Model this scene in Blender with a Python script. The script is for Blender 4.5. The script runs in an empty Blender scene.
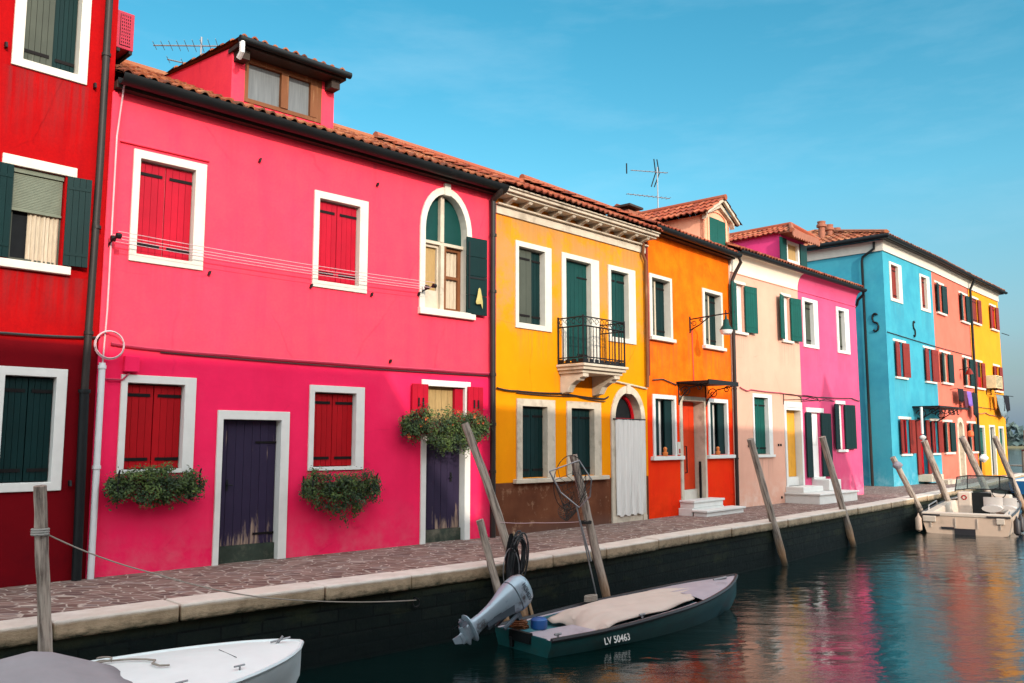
import bpy, bmesh, math, random
from mathutils import Vector, Matrix
random.seed(7)
R = math.radians
sc = bpy.context.scene
col = sc.collection
WATER = -0.88

# ------------------------------------------------------------------ helpers
class MB:
    def __init__(s):
        s.v = []; s.f = []; s.mi = []; s.t = []; s.m = 0; s.tint = 0.5
    def poly(s, pts, m=None, tint=None):
        n = len(s.v); s.v += [tuple(p) for p in pts]
        s.f.append(tuple(range(n, n + len(pts)))); s.mi.append(s.m if m is None else m); s.t.append(s.tint if tint is None else tint)
    def mesh(s, vs, fs, tint=None):
        n = len(s.v); s.v += [tuple(p) for p in vs]
        for f in fs:
            s.f.append(tuple(i + n for i in f)); s.mi.append(s.m); s.t.append(s.tint if tint is None else tint)
    def box(s, x0, x1, y0, y1, z0, z1, tint=None):
        vs = [(x0,y0,z0),(x1,y0,z0),(x1,y1,z0),(x0,y1,z0),(x0,y0,z1),(x1,y0,z1),(x1,y1,z1),(x0,y1,z1)]
        s.mesh(vs, [(0,3,2,1),(4,5,6,7),(0,1,5,4),(1,2,6,5),(2,3,7,6),(3,0,4,7)], tint)
    def obox(s, c, ex, ey, ez, hx, hy, hz, tint=None):
        c, ex, ey, ez = Vector(c), Vector(ex).normalized(), Vector(ey).normalized(), Vector(ez).normalized()
        vs = [c + ex*(a*hx) + ey*(b*hy) + ez*(d*hz) for d in (-1,1) for a, b in ((-1,-1),(1,-1),(1,1),(-1,1))]
        s.mesh(vs, [(0,3,2,1),(4,5,6,7),(0,1,5,4),(1,2,6,5),(2,3,7,6),(3,0,4,7)], tint)
    def ring(s, o, i, y0, y1, bottom=True):
        """rectangular frame: o,i = (u0,u1,z0,z1); extruded y0..y1"""
        O = [(o[0],o[2]),(o[0],o[3]),(o[1],o[3]),(o[1],o[2])]
        I = [(i[0],i[2]),(i[0],i[3]),(i[1],i[3]),(i[1],i[2])]
        n = 4
        for k in range(4 if bottom else 3):
            a, b = k, (k+1) % 4
            P = lambda q, y: (q[0], y, q[1])
            s.poly([P(O[a],y0),P(O[b],y0),P(I[b],y0),P(I[a],y0)])
            s.poly([P(O[a],y1),P(I[a],y1),P(I[b],y1),P(O[b],y1)])
            s.poly([P(O[a],y0),P(O[a],y1),P(O[b],y1),P(O[b],y0)])
            s.poly([P(I[a],y0),P(I[b],y0),P(I[b],y1),P(I[a],y1)])
        if not bottom:
            for q0, q1 in ((O[0], I[0]), (I[3], O[3])):
                s.poly([(q0[0],y0,q0[1]),(q1[0],y0,q1[1]),(q1[0],y1,q1[1]),(q0[0],y1,q0[1])])
    def prism(s, pts, y0, y1):
        """polygon in (x,z) extruded along y"""
        s.poly([(x,y0,z) for x, z in pts]); s.poly([(x,y1,z) for x, z in reversed(pts)])
        for k in range(len(pts)):
            a, b = pts[k], pts[(k+1) % len(pts)]
            s.poly([(a[0],y0,a[1]),(a[0],y1,a[1]),(b[0],y1,b[1]),(b[0],y0,b[1])])
    def prismx(s, pts, x0, x1):
        """polygon in (y,z) extruded along x"""
        s.poly([(x0,y,z) for y, z in pts]); s.poly([(x1,y,z) for y, z in reversed(pts)])
        for k in range(len(pts)):
            a, b = pts[k], pts[(k+1) % len(pts)]
            s.poly([(x0,a[0],a[1]),(x1,a[0],a[1]),(x1,b[0],b[1]),(x0,b[0],b[1])])
    def tube(s, path, r, seg=8, cap=True, flat=1.0):
        path = [Vector(p) for p in path]; n = len(path)
        rs = r if isinstance(r, (list, tuple)) else [r]*n
        rings = []
        up = Vector((0,0,1))
        for k in range(n):
            t = (path[min(k+1,n-1)] - path[max(k-1,0)]).normalized()
            ref = up if abs(t.z) < .95 else Vector((0,1,0))
            a = t.cross(ref).normalized(); b = a.cross(t).normalized()
            rings.append([path[k] + a*(rs[k]*math.cos(2*math.pi*j/seg)) + b*(rs[k]*flat*math.sin(2*math.pi*j/seg)) for j in range(seg)])
        s.loft(rings, cap)
    def loft(s, rings, cap=True, closed=True):
        n = len(rings); m = len(rings[0]); vs = [p for r in rings for p in r]; fs = []
        for k in range(n-1):
            for j in range(m if closed else m-1):
                j2 = (j+1) % m
                fs.append((k*m+j, k*m+j2, (k+1)*m+j2, (k+1)*m+j))
        if cap and closed:
            fs.append(tuple(range(m-1,-1,-1))); fs.append(tuple((n-1)*m + j for j in range(m)))
        s.mesh(vs, fs)
    def build(s, name, mats, parent=None, smooth=False, bevel=0, loc=None, merge=True):
        me = bpy.data.meshes.new(name)
        me.from_pydata(s.v, [], s.f)
        if not isinstance(mats, (list, tuple)): mats = [mats]
        for m in mats: me.materials.append(m)
        if len(mats) > 1:
            me.polygons.foreach_set('material_index', [min(i, len(mats)-1) for i in s.mi])
        at = me.attributes.new('tint', 'FLOAT', 'FACE')
        at.data.foreach_set('value', s.t)
        if merge:
            bm = bmesh.new(); bm.from_mesh(me)
            bmesh.ops.remove_doubles(bm, verts=bm.verts, dist=1e-5)
            bmesh.ops.recalc_face_normals(bm, faces=bm.faces)
            bm.to_mesh(me); bm.free()
        if smooth:
            me.polygons.foreach_set('use_smooth', [True]*len(me.polygons))
            try: me.set_sharp_from_angle(angle=R(40))
            except Exception: pass
        o = bpy.data.objects.new(name, me); col.objects.link(o)
        if parent is not None: o.parent = parent
        if loc is not None: o.location = loc
        if bevel:
            b = o.modifiers.new('bevel', 'BEVEL'); b.width = bevel; b.segments = 2; b.limit_method = 'ANGLE'; b.angle_limit = R(50)
        return o

def tag(o, label=None, cat=None, group=None, kind=None):
    if label: o['label'] = label
    if cat: o['category'] = cat
    if group: o['group'] = group
    if kind: o['kind'] = kind
    return o
def empty(name, loc, rz=0, label=None, cat=None, group=None):
    o = bpy.data.objects.new(name, None); col.objects.link(o)
    o.location = loc; o.rotation_euler = (0, 0, rz); o.empty_display_size = .2
    return tag(o, label, cat, group)

# ------------------------------------------------------------------ materials
def newmat(name):
    m = bpy.data.materials.new(name); m.use_nodes = True
    nt = m.node_tree; nt.nodes.clear()
    out = nt.nodes.new('ShaderNodeOutputMaterial'); b = nt.nodes.new('ShaderNodeBsdfPrincipled')
    nt.links.new(b.outputs[0], out.inputs[0])
    return m, nt, b
def nd(nt, t, **kw):
    n = nt.nodes.new(t)
    for k, v in kw.items():
        if k.startswith('i_'): n.inputs[k[2:].replace('_', ' ')].default_value = v
        else: setattr(n, k, v)
    return n
def c4(c): return (c[0], c[1], c[2], 1)
def coords(nt, scale=(1,1,1), kind='Object', loc=(0,0,0)):
    tc = nd(nt, 'ShaderNodeTexCoord'); mp = nd(nt, 'ShaderNodeMapping')
    mp.inputs['Scale'].default_value = scale; mp.inputs['Location'].default_value = loc
    nt.links.new(tc.outputs[kind], mp.inputs[0]); return mp.outputs[0]
def noise(nt, vec, scale, detail=4, rough=.55):
    n = nd(nt, 'ShaderNodeTexNoise'); n.inputs['Scale'].default_value = scale; n.inputs['Detail'].default_value = detail; n.inputs['Roughness'].default_value = rough
    nt.links.new(vec, n.inputs['Vector']); return n.outputs['Fac']
def ramp(nt, fac, a, b, va=0., vb=1.):
    n = nd(nt, 'ShaderNodeMapRange'); n.clamp = True
    n.inputs['From Min'].default_value = a; n.inputs['From Max'].default_value = b; n.inputs['To Min'].default_value = va; n.inputs['To Max'].default_value = vb
    nt.links.new(fac, n.inputs['Value']); return n.outputs[0]
def mix(nt, fac, a, b, mode='MIX'):
    n = nd(nt, 'ShaderNodeMix', data_type='RGBA', blend_type=mode)
    for inp, v in ((n.inputs[0], fac), (n.inputs[6], a), (n.inputs[7], b)):
        if isinstance(v, (int, float)): inp.default_value = v
        elif isinstance(v, tuple): inp.default_value = c4(v)
        else: nt.links.new(v, inp)
    return n.outputs[2]
def math_(nt, op, a, b=0.):
    n = nd(nt, 'ShaderNodeMath', operation=op)
    for i, v in enumerate((a, b)):
        if isinstance(v, (int, float)): n.inputs[i].default_value = v
        else: nt.links.new(v, n.inputs[i])
    return n.outputs[0]
def bump(nt, b, h, strength=.4, dist=.01):
    n = nd(nt, 'ShaderNodeBump'); n.inputs['Strength'].default_value = strength; n.inputs['Distance'].default_value = dist
    nt.links.new(h, n.inputs['Height']); nt.links.new(n.outputs[0], b.inputs['Normal'])
def sep_z(nt, vec):
    n = nd(nt, 'ShaderNodeSeparateXYZ'); nt.links.new(vec, n.inputs[0]); return n.outputs[2], n.outputs[0]
def sat(c, k): return tuple(max(0, min(1, v*k)) for v in c)

def plaster(name, base, var, bands=(), stain=.25, low=None, drips=(), cracks=.0, patch=(.42,.55,.15)):
    """base/var: two close paint tones. bands: (z_from, z_to, colour) colour changes by height. low: efflorescence colour near the ground"""
    m, nt, b = newmat(name)
    v = coords(nt); z, x = sep_z(nt, v)
    n1 = noise(nt, v, .9, 5, .6); n2 = noise(nt, v, 3.2, 6, .65); n3 = noise(nt, v, 28, 4, .6)
    st = noise(nt, coords(nt, (4, 4, .3)), 1.0, 6, .65)
    c = mix(nt, ramp(nt, n1, .42, .60), base, var)
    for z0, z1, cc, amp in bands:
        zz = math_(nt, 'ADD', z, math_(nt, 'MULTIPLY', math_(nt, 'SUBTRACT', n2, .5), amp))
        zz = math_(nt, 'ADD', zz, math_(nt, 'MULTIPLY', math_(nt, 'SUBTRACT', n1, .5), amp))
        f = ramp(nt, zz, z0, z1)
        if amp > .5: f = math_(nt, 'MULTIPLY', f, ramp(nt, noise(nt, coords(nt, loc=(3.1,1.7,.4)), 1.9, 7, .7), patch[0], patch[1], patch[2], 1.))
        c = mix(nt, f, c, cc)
    c = mix(nt, ramp(nt, n2, .3, .75, 0., stain), c, sat(base, .72)); c = mix(nt, ramp(nt, noise(nt, coords(nt, loc=(7,2,5)), .55, 7, .72), .50, .64, 0., stain*.8), c, tuple(min(1, v*.86+.035) for v in base)) if not bands or name == 'pink_plaster' else c
    c = mix(nt, ramp(nt, st, .5, .8, 0., stain), c, sat(base, .78))
    c = mix(nt, ramp(nt, n3, .35, .75, 0., .25), c, sat(base, .85))
    if drips:
        dn = noise(nt, coords(nt, (13, 13, .5)), 1.0, 5, .65); tot = None
        for u0, u1, zs, ln in drips:
            d = math_(nt, 'MULTIPLY', math_(nt, 'MULTIPLY', ramp(nt, x, u0-.06, u0+.03), ramp(nt, x, u1-.03, u1+.06, 1, 0)), math_(nt, 'MULTIPLY', ramp(nt, z, zs-ln, zs), ramp(nt, z, zs, zs+.01, 1, 0)))
            tot = d if tot is None else math_(nt, 'MAXIMUM', tot, d)
        c = mix(nt, math_(nt, 'MULTIPLY', tot, ramp(nt, dn, .40, .66, 0, .6)), c, tuple(v*.45+.03 for v in base))
    if cracks:
        vo = nd(nt, 'ShaderNodeTexVoronoi', feature='DISTANCE_TO_EDGE'); vo.inputs['Scale'].default_value = .55
        wv = nd(nt, 'ShaderNodeMix', data_type='VECTOR'); wv.inputs[0].default_value = .16; wn = nd(nt, 'ShaderNodeTexNoise'); wn.inputs['Scale'].default_value = 2.2; wn.inputs['Detail'].default_value = 6
        nt.links.new(v, wn.inputs['Vector']); nt.links.new(v, wv.inputs[4]); nt.links.new(wn.outputs['Color'], wv.inputs[5]); nt.links.new(wv.outputs[1], vo.inputs['Vector'])
        ck = math_(nt, 'MULTIPLY', ramp(nt, vo.outputs['Distance'], .0, .007, 1, 0), ramp(nt, n1, .48, .62))
        c = mix(nt, math_(nt, 'MULTIPLY', ck, cracks), c, sat(base, .35))
    lf = math_(nt, 'MULTIPLY', ramp(nt, z, .02, .75, 1., 0.), ramp(nt, n2, .42, .66))
    c = mix(nt, math_(nt, 'MULTIPLY', lf, .55), c, low or sat(base, .6))
    nt.links.new(c, b.inputs['Base Color'])
    b.inputs['Roughness'].default_value = .9; b.inputs['Specular IOR Level'].default_value = .08
    h = math_(nt, 'ADD', math_(nt, 'MULTIPLY', n3, .35), math_(nt, 'MULTIPLY', n2, .9))
    bump(nt, b, h, .35, .011)
    return m

def simple(name, c, rough=.6, spec=.5, var=.25, scale=8, metal=0, bmp=0, stretch=(1,1,1), dirt=None, tint=0.):
    m, nt, b = newmat(name)
    v = coords(nt, stretch); n = noise(nt, v, scale, 5, .6)
    cc = mix(nt, ramp(nt, n, .3, .72), c, sat(c, 1-var))
    if dirt:
        n2 = noise(nt, v, scale*.45, 6, .7)
        cc = mix(nt, ramp(nt, n2, dirt[1], dirt[2]), cc, dirt[0])
    if tint:
        at = nd(nt, 'ShaderNodeAttribute', attribute_name='tint')
        cc = mix(nt, ramp(nt, at.outputs['Fac'], 0, 1, 0, tint), cc, sat(c, .35))
    nt.links.new(cc, b.inputs['Base Color'])
    b.inputs['Roughness'].default_value = rough; b.inputs['Specular IOR Level'].default_value = spec; b.inputs['Metallic'].default_value = metal
    if bmp: bump(nt, b, n, .5, bmp)
    return m

def painted_wood(name, c, worn=None, worn_amt=(.62,.75), rough=.55, flake=None):
    m, nt, b = newmat(name)
    v = coords(nt, (9, 9, .8)); n = noise(nt, v, 1.6, 6, .65); n2 = noise(nt, coords(nt), 2.2, 5, .6)
    at = nd(nt, 'ShaderNodeAttribute', attribute_name='tint')
    cc = mix(nt, ramp(nt, n2, .3, .7), c, sat(c, .75))
    cc = mix(nt, ramp(nt, at.outputs['Fac'], 0, 1, 0, .35), cc, sat(c, .55))
    if worn:
        wf = n
        if flake:
            z, _x = sep_z(nt, coords(nt)); wf = math_(nt, 'ADD', n, ramp(nt, z, flake[0], flake[1], .18, -.03))
        cc = mix(nt, ramp(nt, wf, worn_amt[0], worn_amt[1], 0, .8), cc, worn)
    nt.links.new(cc, b.inputs['Base Color'])
    b.inputs['Roughness'].default_value = rough; b.inputs['Specular IOR Level'].default_value = .14
    bump(nt, b, n, .3, .006)
    return m

def tile_mat(name, base=(.25,.062,.024), pale=(.38,.15,.068), dark=(.06,.02,.013)):
    m, nt, b = newmat(name)
    at = nd(nt, 'ShaderNodeAttribute', attribute_name='tint')
    v = coords(nt); n = noise(nt, v, 5, 5, .65); n2 = noise(nt, v, 1.1, 4, .6)
    c = mix(nt, ramp(nt, at.outputs['Fac'], .35, 1.), base, pale)
    c = mix(nt, ramp(nt, at.outputs['Fac'], 0., .25, .8, 0.), c, dark)
    c = mix(nt, ramp(nt, n, .55, .75, 0, .6), c, (.12,.09,.07))
    c = mix(nt, ramp(nt, n2, .5, .7, 0, .3), c, (.32,.22,.13))
    nt.links.new(c, b.inputs['Base Color']); b.inputs['Roughness'].default_value = .85; b.inputs['Specular IOR Level'].default_value = .25
    bump(nt, b, n, .4, .01)
    return m

M = {}
M['red'] = plaster('red_plaster', (.145,.0016,.005), (.12,.0014,.0045), bands=((2.74,2.80,(.40,.0028,.0035),.02),), stain=.35, cracks=.3, drips=((5.8,6.7,5.94,.9),(5.8,6.8,3.55,.6)), low=(.06,.002,.006))  # darker crimson up to cable height, brighter red above
M['pink'] = plaster('pink_plaster', (.86,.020,.100), (.78,.015,.085), bands=((2.66,2.80,(.93,.062,.094),.10),), stain=.32, low=(.70,.12,.17), cracks=.26, drips=((.27,1.25,3.86,.9),(2.88,3.86,3.86,.8),(4.85,6.05,3.66,1.0),(.05,.12,5.9,2.5),(1.5,1.7,5.95,1.2),(3.9,4.05,5.95,1.6),(5.9,6.4,5.95,.8)))  # deeper magenta up to cable height, coral pink above
M['yellow'] = plaster('yellow_plaster', (.82,.28,.002), (.80,.245,.002), bands=((3.55,4.05,(.40,.225,.085),1.0),), stain=.35, cracks=.4, drips=((.5,1.5,3.64,.7),(3.2,4.3,3.63,.7),(1.6,3.0,2.9,.5),(.0,4.5,5.62,.5)))
M['orange'] = plaster('orange_plaster', (.80,.036,.003), (.78,.022,.003), bands=((2.2,3.0,(.86,.195,.003),1.5),), stain=.3, patch=(.28,.62,.45), cracks=.35, drips=((.12,1.35,3.8,1.0),(2.5,3.8,3.8,1.0),(1.8,2.0,4.1,1.2)))
M['pale'] = plaster('pale_pink_plaster', (.68,.37,.268), (.64,.34,.245), stain=.2, cracks=.25, drips=((.1,.9,4.28,.8),(2.6,3.5,4.28,.8),(1.0,2.0,1.15,.7)), low=(.75,.6,.5))
M['magenta'] = plaster('magenta_plaster', (.64,.088,.195), (.60,.072,.17), stain=.25, cracks=.25, drips=((.2,1.25,4.26,.8),(2.5,3.4,4.26,.8),(1.9,3.2,1.25,.7)), low=(.72,.36,.44))
M['blue'] = plaster('blue_plaster', (.05,.32,.41), (.036,.25,.35), stain=.35, drips=((.6,1.95,6.85,1.1),(3.9,5.1,6.85,1.1),(.6,2.1,3.9,.9),(3.8,5.4,3.9,.9)), low=(.25,.5,.58))
M['salmon'] = plaster('salmon_plaster', (.68,.16,.11), (.64,.14,.095), stain=.2)
M['far_yellow'] = plaster('sunny_yellow_plaster', (.74,.29,.016), (.70,.26,.014), stain=.15)
M['ochre'] = plaster('ochre_plaster', (.5,.3,.12), (.42,.25,.1))
M['dormer_pink'] = plaster('dormer_salmon_plaster', (.85,.42,.27), (.8,.36,.22), stain=.15)
M['dormer_magenta'] = plaster('dormer_magenta_plaster', (.72,.06,.22), (.68,.05,.2), stain=.15)
M['brown'] = None
M['white'] = simple('white_stone', (.62,.58,.50), .7, .3, .12, 6, bmp=.004, dirt=((.5,.45,.38), .62, .8))
M['white_cool'] = simple('painted_white_frame', (.66,.65,.61), .6, .35, .10, 6, bmp=.003, dirt=((.52,.5,.46), .62, .82))
M['cream'] = simple('cream_stone', (.58,.50,.39), .8, .2, .25, 5, bmp=.006, dirt=((.28,.23,.17), .52, .72))
M['green'] = painted_wood('dark_green_paint', (.002,.022,.022))
M['green_grey'] = painted_wood('weathered_green_paint', (.075,.085,.065), (.16,.16,.13))
M['teal_green'] = painted_wood('teal_green_paint', (.003,.085,.066))
M['mid_green'] = painted_wood('mid_green_paint', (.004,.052,.046))
M['red_paint'] = painted_wood('crimson_shutter_paint', (.45,.004,.022), (.65,.25,.25), (.70,.80))
M['red_deep'] = painted_wood('deep_red_shutter_paint', (.40,.003,.008))
M['brick_paint'] = painted_wood('brick_red_paint', (.22,.022,.015))
M['purple'] = painted_wood('faded_purple_paint', (.030,.021,.050), (.34,.24,.17), (.62,.72), flake=(.15,.65))
M['worn_pink'] = simple('worn_plank_edges', (.75,.30,.32), .8)
M['door_red'] = painted_wood('orange_red_door', (.70,.05,.01))
M['door_yellow'] = painted_wood('ochre_door', (.75,.36,.04))
M['slime'] = simple('algae_board', (.035,.05,.035), .8, .3, .5, 5, dirt=((.12,.11,.08), .5, .7), bmp=.004)
M['white_door'] = simple('white_painted_door', (.8,.78,.74), .5, .4, .1)
M['tile'] = tile_mat('roof_tile')
M['tile_red'] = tile_mat('red_roof_tile', (.26,.050,.022), (.36,.10,.045), (.07,.018,.012))
M['gutter'] = simple('dark_metal_gutter', (.007,.009,.010), .5, .22, .4, 4, dirt=((.035,.033,.03), .62, .78))
M['pipe_brown'] = simple('brown_downpipe', (.026,.019,.016), .5, .25, .35, 4)
M['iron'] = simple('black_iron', (.006,.006,.007), .55, .25, .3, 12)
M['white_pipe'] = simple('grey_white_pipe', (.62,.62,.62), .5, .4, .1)
M['wood_brown'] = painted_wood('brown_window_wood', (.20,.075,.03), (.35,.2,.1), (.6,.75))
M['wood_dark'] = painted_wood('dark_eave_wood', (.05,.035,.028))
M['cable'] = simple('black_cable', (.02,.018,.018), .6)
M['cable_pink'] = simple('painted_over_cable', (.45,.025,.07), .7)
M['wire'] = simple('pale_wire', (.62,.42,.44), .6, .2)
M['alu'] = simple('aluminium', (.27,.27,.28), .4, .5, .2, 10, metal=.6)
M['curtain'] = simple('lace_curtain', (.55,.46,.34), .9, .1, .3, 14, stretch=(6,6,.6))
M['curtain_white'] = simple('white_curtain', (.72,.70,.66), .9, .1, .18, 5, stretch=(8,8,.4))
M['curtain_grey'] = simple('grey_curtain', (.17,.19,.20), .9, .1, .3, 5, stretch=(8,8,.4))
M['sacking'] = simple('ochre_blind', (.42,.28,.12), .9, .1, .3, 12, stretch=(6,6,.6))
M['blind'] = simple('green_grey_blind', (.16,.18,.13), .6, .3, .2, 9)
M['dark_room'] = simple('unlit_room', (.012,.014,.016), .9, .1)
M['shutter_strap'] = simple('iron_strap', (.008,.006,.006), .7, .15)
def glass_mat():
    m, nt, b = newmat('window_glass'); b.inputs['Base Color'].default_value = (.03,.04,.045,1); b.inputs['Roughness'].default_value = .06; b.inputs['Specular IOR Level'].default_value = .7
    return m
M['glass'] = glass_mat()
def leaf_mat(name, a, bcol):
    m, nt, b = newmat(name); at = nd(nt, 'ShaderNodeAttribute', attribute_name='tint')
    nt.links.new(mix(nt, at.outputs['Fac'], a, bcol), b.inputs['Base Color']); b.inputs['Roughness'].default_value = .55; b.inputs['Specular IOR Level'].default_value = .3
    return m
M['leaf'] = leaf_mat('planter_leaves', (.007,.022,.008), (.085,.13,.022))
M['leaf_far'] = leaf_mat('far_tree_leaves', (.060,.095,.100), (.085,.125,.115))  # bluish tones put the distance haze into the leaf colour
M['flower'] = leaf_mat('flower_petals', (.55,.02,.02), (.7,.2,.03))
M['terracotta'] = simple('terracotta', (.32,.11,.06), .8)
M['post'] = None

def brownband():
    # the yellow house: worn brown plinth paint under .89 m
    m = M['yellow']; nt = m.node_tree
    b = next(n for n in nt.nodes if n.type == 'BSDF_PRINCIPLED')
    old = b.inputs['Base Color'].links[0].from_socket
    v = coords(nt); z, x = sep_z(nt, v); n = noise(nt, v, 3.5, 7, .7); n1 = noise(nt, v, 1.3, 4, .6)
    c = mix(nt, ramp(nt, n1, .35, .65), (.085,.028,.014), (.14,.050,.024))
    c = mix(nt, ramp(nt, n, .56, .70, 0, .8), c, (.34,.20,.12))
    c = mix(nt, ramp(nt, z, .0, .25, .6, 0), c, (.10,.06,.05))
    f = ramp(nt, math_(nt, 'ADD', z, math_(nt, 'MULTIPLY', math_(nt, 'SUBTRACT', n, .5), .02)), .885, .90)
    nt.links.new(mix(nt, f, c, old), b.inputs['Base Color'])
brownband()

# ------------------------------------------------------------------ roof tiles (rows of half-round tiles as real relief)
def tiles(mb, O, U, V, LU, LV, period=.165, row=.34, amp=.036, clip=None, thick=.025):
    O, U, V = Vector(O), Vector(U).normalized(), Vector(V).normalized()
    N = U.cross(V).normalized()
    if N.z < 0: N = -N
    nc = max(1, round(LU/period)); per = LU/nc; nr = max(1, round(LV/row)); rl = LV/nr
    S = 8
    def prof(t):  # cover tile then trough
        return amp*abs(math.sin(math.pi*t)) if t < .62 else amp*(-.25 + .55*abs(math.cos(math.pi*(t-.62)/.38)))*1.0
    P = [amp*1.0*math.sin(math.pi*k/5) if k <= 5 else -amp*.35*math.sin(math.pi*(k-5)/3) for k in range(S+1)]
    X = [.64*k/5 if k <= 5 else .64+.36*(k-5)/3 for k in range(S+1)]
    for r in range(nr):
        for c in range(nc):
            if clip and not clip((c+.5)*per, (r+.5)*rl): continue
            jit = random.uniform(-.012,.012); tn = random.random(); lift = .035 + random.uniform(-.006,.01); sk = random.uniform(-.008,.008)
            lo, hi = [], []
            for k in range(S+1):
                uu = (c + X[k])*per
                lo.append(O + U*(uu+sk) + V*(r*rl - .03 + jit) + N*(P[k] + lift))
                hi.append(O + U*uu + V*((r+1)*rl + .02) + N*(P[k]*.92 + .0))
            for k in range(S):
                t = tn if k < 5 else max(0, tn*.3 - .05)
                mb.poly([lo[k], lo[k+1], hi[k+1], hi[k]], tint=t)
                a, b2 = lo[k], lo[k+1]
                mb.poly([a - N*thick, b2 - N*thick, b2, a], tint=t*.8)
                if r == 0: mb.poly([a - N*thick, b2 - N*thick, b2 - N*thick + V*.2, a - N*thick + V*.2], tint=0)

# ------------------------------------------------------------------ house builder
class House:
    def __init__(s, name, P, ang, L, wall_mat, label, cat='house', group=None, eave=6.0, depth=7.0, z0=-.35):
        s.e = empty(name, (P[0], P[1], 0), R(ang), label, cat, group)
        s.L, s.mat, s.eave, s.depth, s.z0 = L, wall_mat, eave, depth, z0
        s.holes = []
    def hole(s, u0, u1, z0, z1, arch=None): s.holes.append((u0, u1, z0, z1, arch))
    def wall(s, ridge=None, sides=True, wallname='wall', reveal=.26):
        mb = MB(); L, H = s.L, s.eave
        us = sorted(set([0, L] + [h[0] for h in s.holes] + [h[1] for h in s.holes]))
        zs = sorted(set([s.z0, H] + [h[2] for h in s.holes] + [h[3] for h in s.holes]))
        # subdivide big cells a little so that merged vertices stay tidy
        for a, b in zip(us, us[1:]):
            for c, d in zip(zs, zs[1:]):
                mu, mz = (a+b)/2, (c+d)/2
                if any(h[0] < mu < h[1] and h[2] < mz < h[3] for h in s.holes): continue
                mb.poly([(a,0,c),(b,0,c),(b,0,d),(a,0,d)])
        for u0, u1, z0, z1, arch in s.holes:
            if arch is None:
                mb.poly([(u0,0,z1),(u1,0,z1),(u1,reveal,z1),(u0,reveal,z1)]); mb.poly([(u0,0,z0),(u0,reveal,z0),(u1,reveal,z0),(u1,0,z0)])
                for u in (u0, u1): mb.poly([(u,0,z0),(u,0,z1),(u,reveal,z1),(u,reveal,z0)])
            else:
                pts = arc(u0, u1, arch, z1)
                for k in range(len(pts)-1):
                    corner = (u0, 0, z1) if k < (len(pts)-1)//2 else (u1, 0, z1)
                    mb.poly([corner, (pts[k][0],0,pts[k][1]), (pts[k+1][0],0,pts[k+1][1])])
                    mb.poly([(pts[k][0],0,pts[k][1]), (pts[k+1][0],0,pts[k+1][1]), (pts[k+1][0],reveal,pts[k+1][1]), (pts[k][0],reveal,pts[k][1])])
                mb.poly([(u0,0,z1),(pts[len(pts)//2][0],0,pts[len(pts)//2][1]),(u1,0,z1)])
                for u in (u0, u1): mb.poly([(u,0,z0),(u,0,arch),(u,reveal,arch),(u,reveal,z0)])
                mb.poly([(u0,0,z0),(u0,reveal,z0),(u1,reveal,z0),(u1,0,z0)])
        if sides:
            D = s.depth; top = ridge if ridge else H
            for u in (0.004, L-.004):
                mb.poly([(u,0.0,s.z0),(u,D,s.z0),(u,D,H),(u,D/2,top),(u,0.0,H)])
            mb.poly([(0,D,s.z0),(L,D,s.z0),(L,D,H),(0,D,H)])
            if not ridge: mb.poly([(0,0,H),(L,0,H),(L,D,H),(0,D,H)])
        return mb.build(wallname, s.mat, s.e, merge=True)
    # ---- openings
    def window(s, u0, u1, z0, z1, fr=(.09,.09,.1,.1), fmat='white', fill='shut', mats=('green','green'), recess=.09, planks=4, sill=None,
               openL=None, openR=None, omat='green', curtain=None, straps=True, sash=None, split=.5, lintel=None, name='window', dz=(0,0), backing='dark_room'):
        l, r, t, b = fr
        e = .012
        parts = MB()
        if lintel is None:
            s.hole(u0-l+e if l else u0, u1+r-e if r else u1, z0-b+e if b else z0, z1+t-e if t else z1)
            parts.ring((u0-l,u1+r,z0-b,z1+t), (u0,u1,z0,z1), -.028, .2)
        else:
            s.hole(u0, u1, z0, z1)
            parts.box(u0-lintel, u1+lintel, -.03, .1, z1+.002, z1+t)
        w = parts.build(name, M[fmat], s.e, bevel=.006)
        if sill:
            ex, hh, pr = sill
            q = MB(); q.box(u0-l-ex, u1+r+ex, -pr, .05, z0-b-hh, z0-b-.003); q.build('sill', M[fmat], w, bevel=.008)
        if fill == 'shut':
            us = u0 + (u1-u0)*split
            for k, (a, c) in enumerate(((u0+.006, us-.004), (us+.004, u1-.006))):
                y = recess + (0, .012)[k]*0 + dz[k]
                leaf(a, c, z0+.012, z1-.02, y, planks, M[mats[k]], w, straps, k)
            bk = MB(); bk.box(u0+.002, u1-.002, .19, .198, z0+.002, z1-.002) if backing == 'dark_room' else bk.box(u0+.002, u1-.002, recess+.031, recess+.036, z0+.002, z1-.002); bk.build('backing', M[backing], w)
        else:
            y = recess + .07
            if sash:
                q = MB(); fw = .05
                q.ring((u0+.002,u1-.002,z0+.002,z1-.002), (u0+fw,u1-fw,z0+fw,z1-fw), y-.03, y+.02)
                um = (u0+u1)/2; q.box(um-.035, um+.035, y-.035, y+.02, z0+fw, z1-fw)
                q.build('sash', M[sash], w, bevel=.004)
            g = MB(); g.box(u0+.004, u1-.004, y+.022, y+.028, z0+.004, z1-.004)
            g.build('pane', M['glass' if fill == 'glass' else 'dark_room'], w)
            if curtain:
                ca, cb, cm = curtain
                q = MB(); n = 24; a = u0+(u1-u0)*ca; bb = u0+(u1-u0)*cb
                ring = [[(a+(bb-a)*k/n, y-.012+.012*math.sin(k*1.9)+.006*math.sin(k*.8), zz) for k in range(n+1)] for zz in (z0+.01, z1-.04)]
                q.loft(ring, closed=False); q.build('curtain', M[cm], w, smooth=True)
        H = z1 - z0
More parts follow.
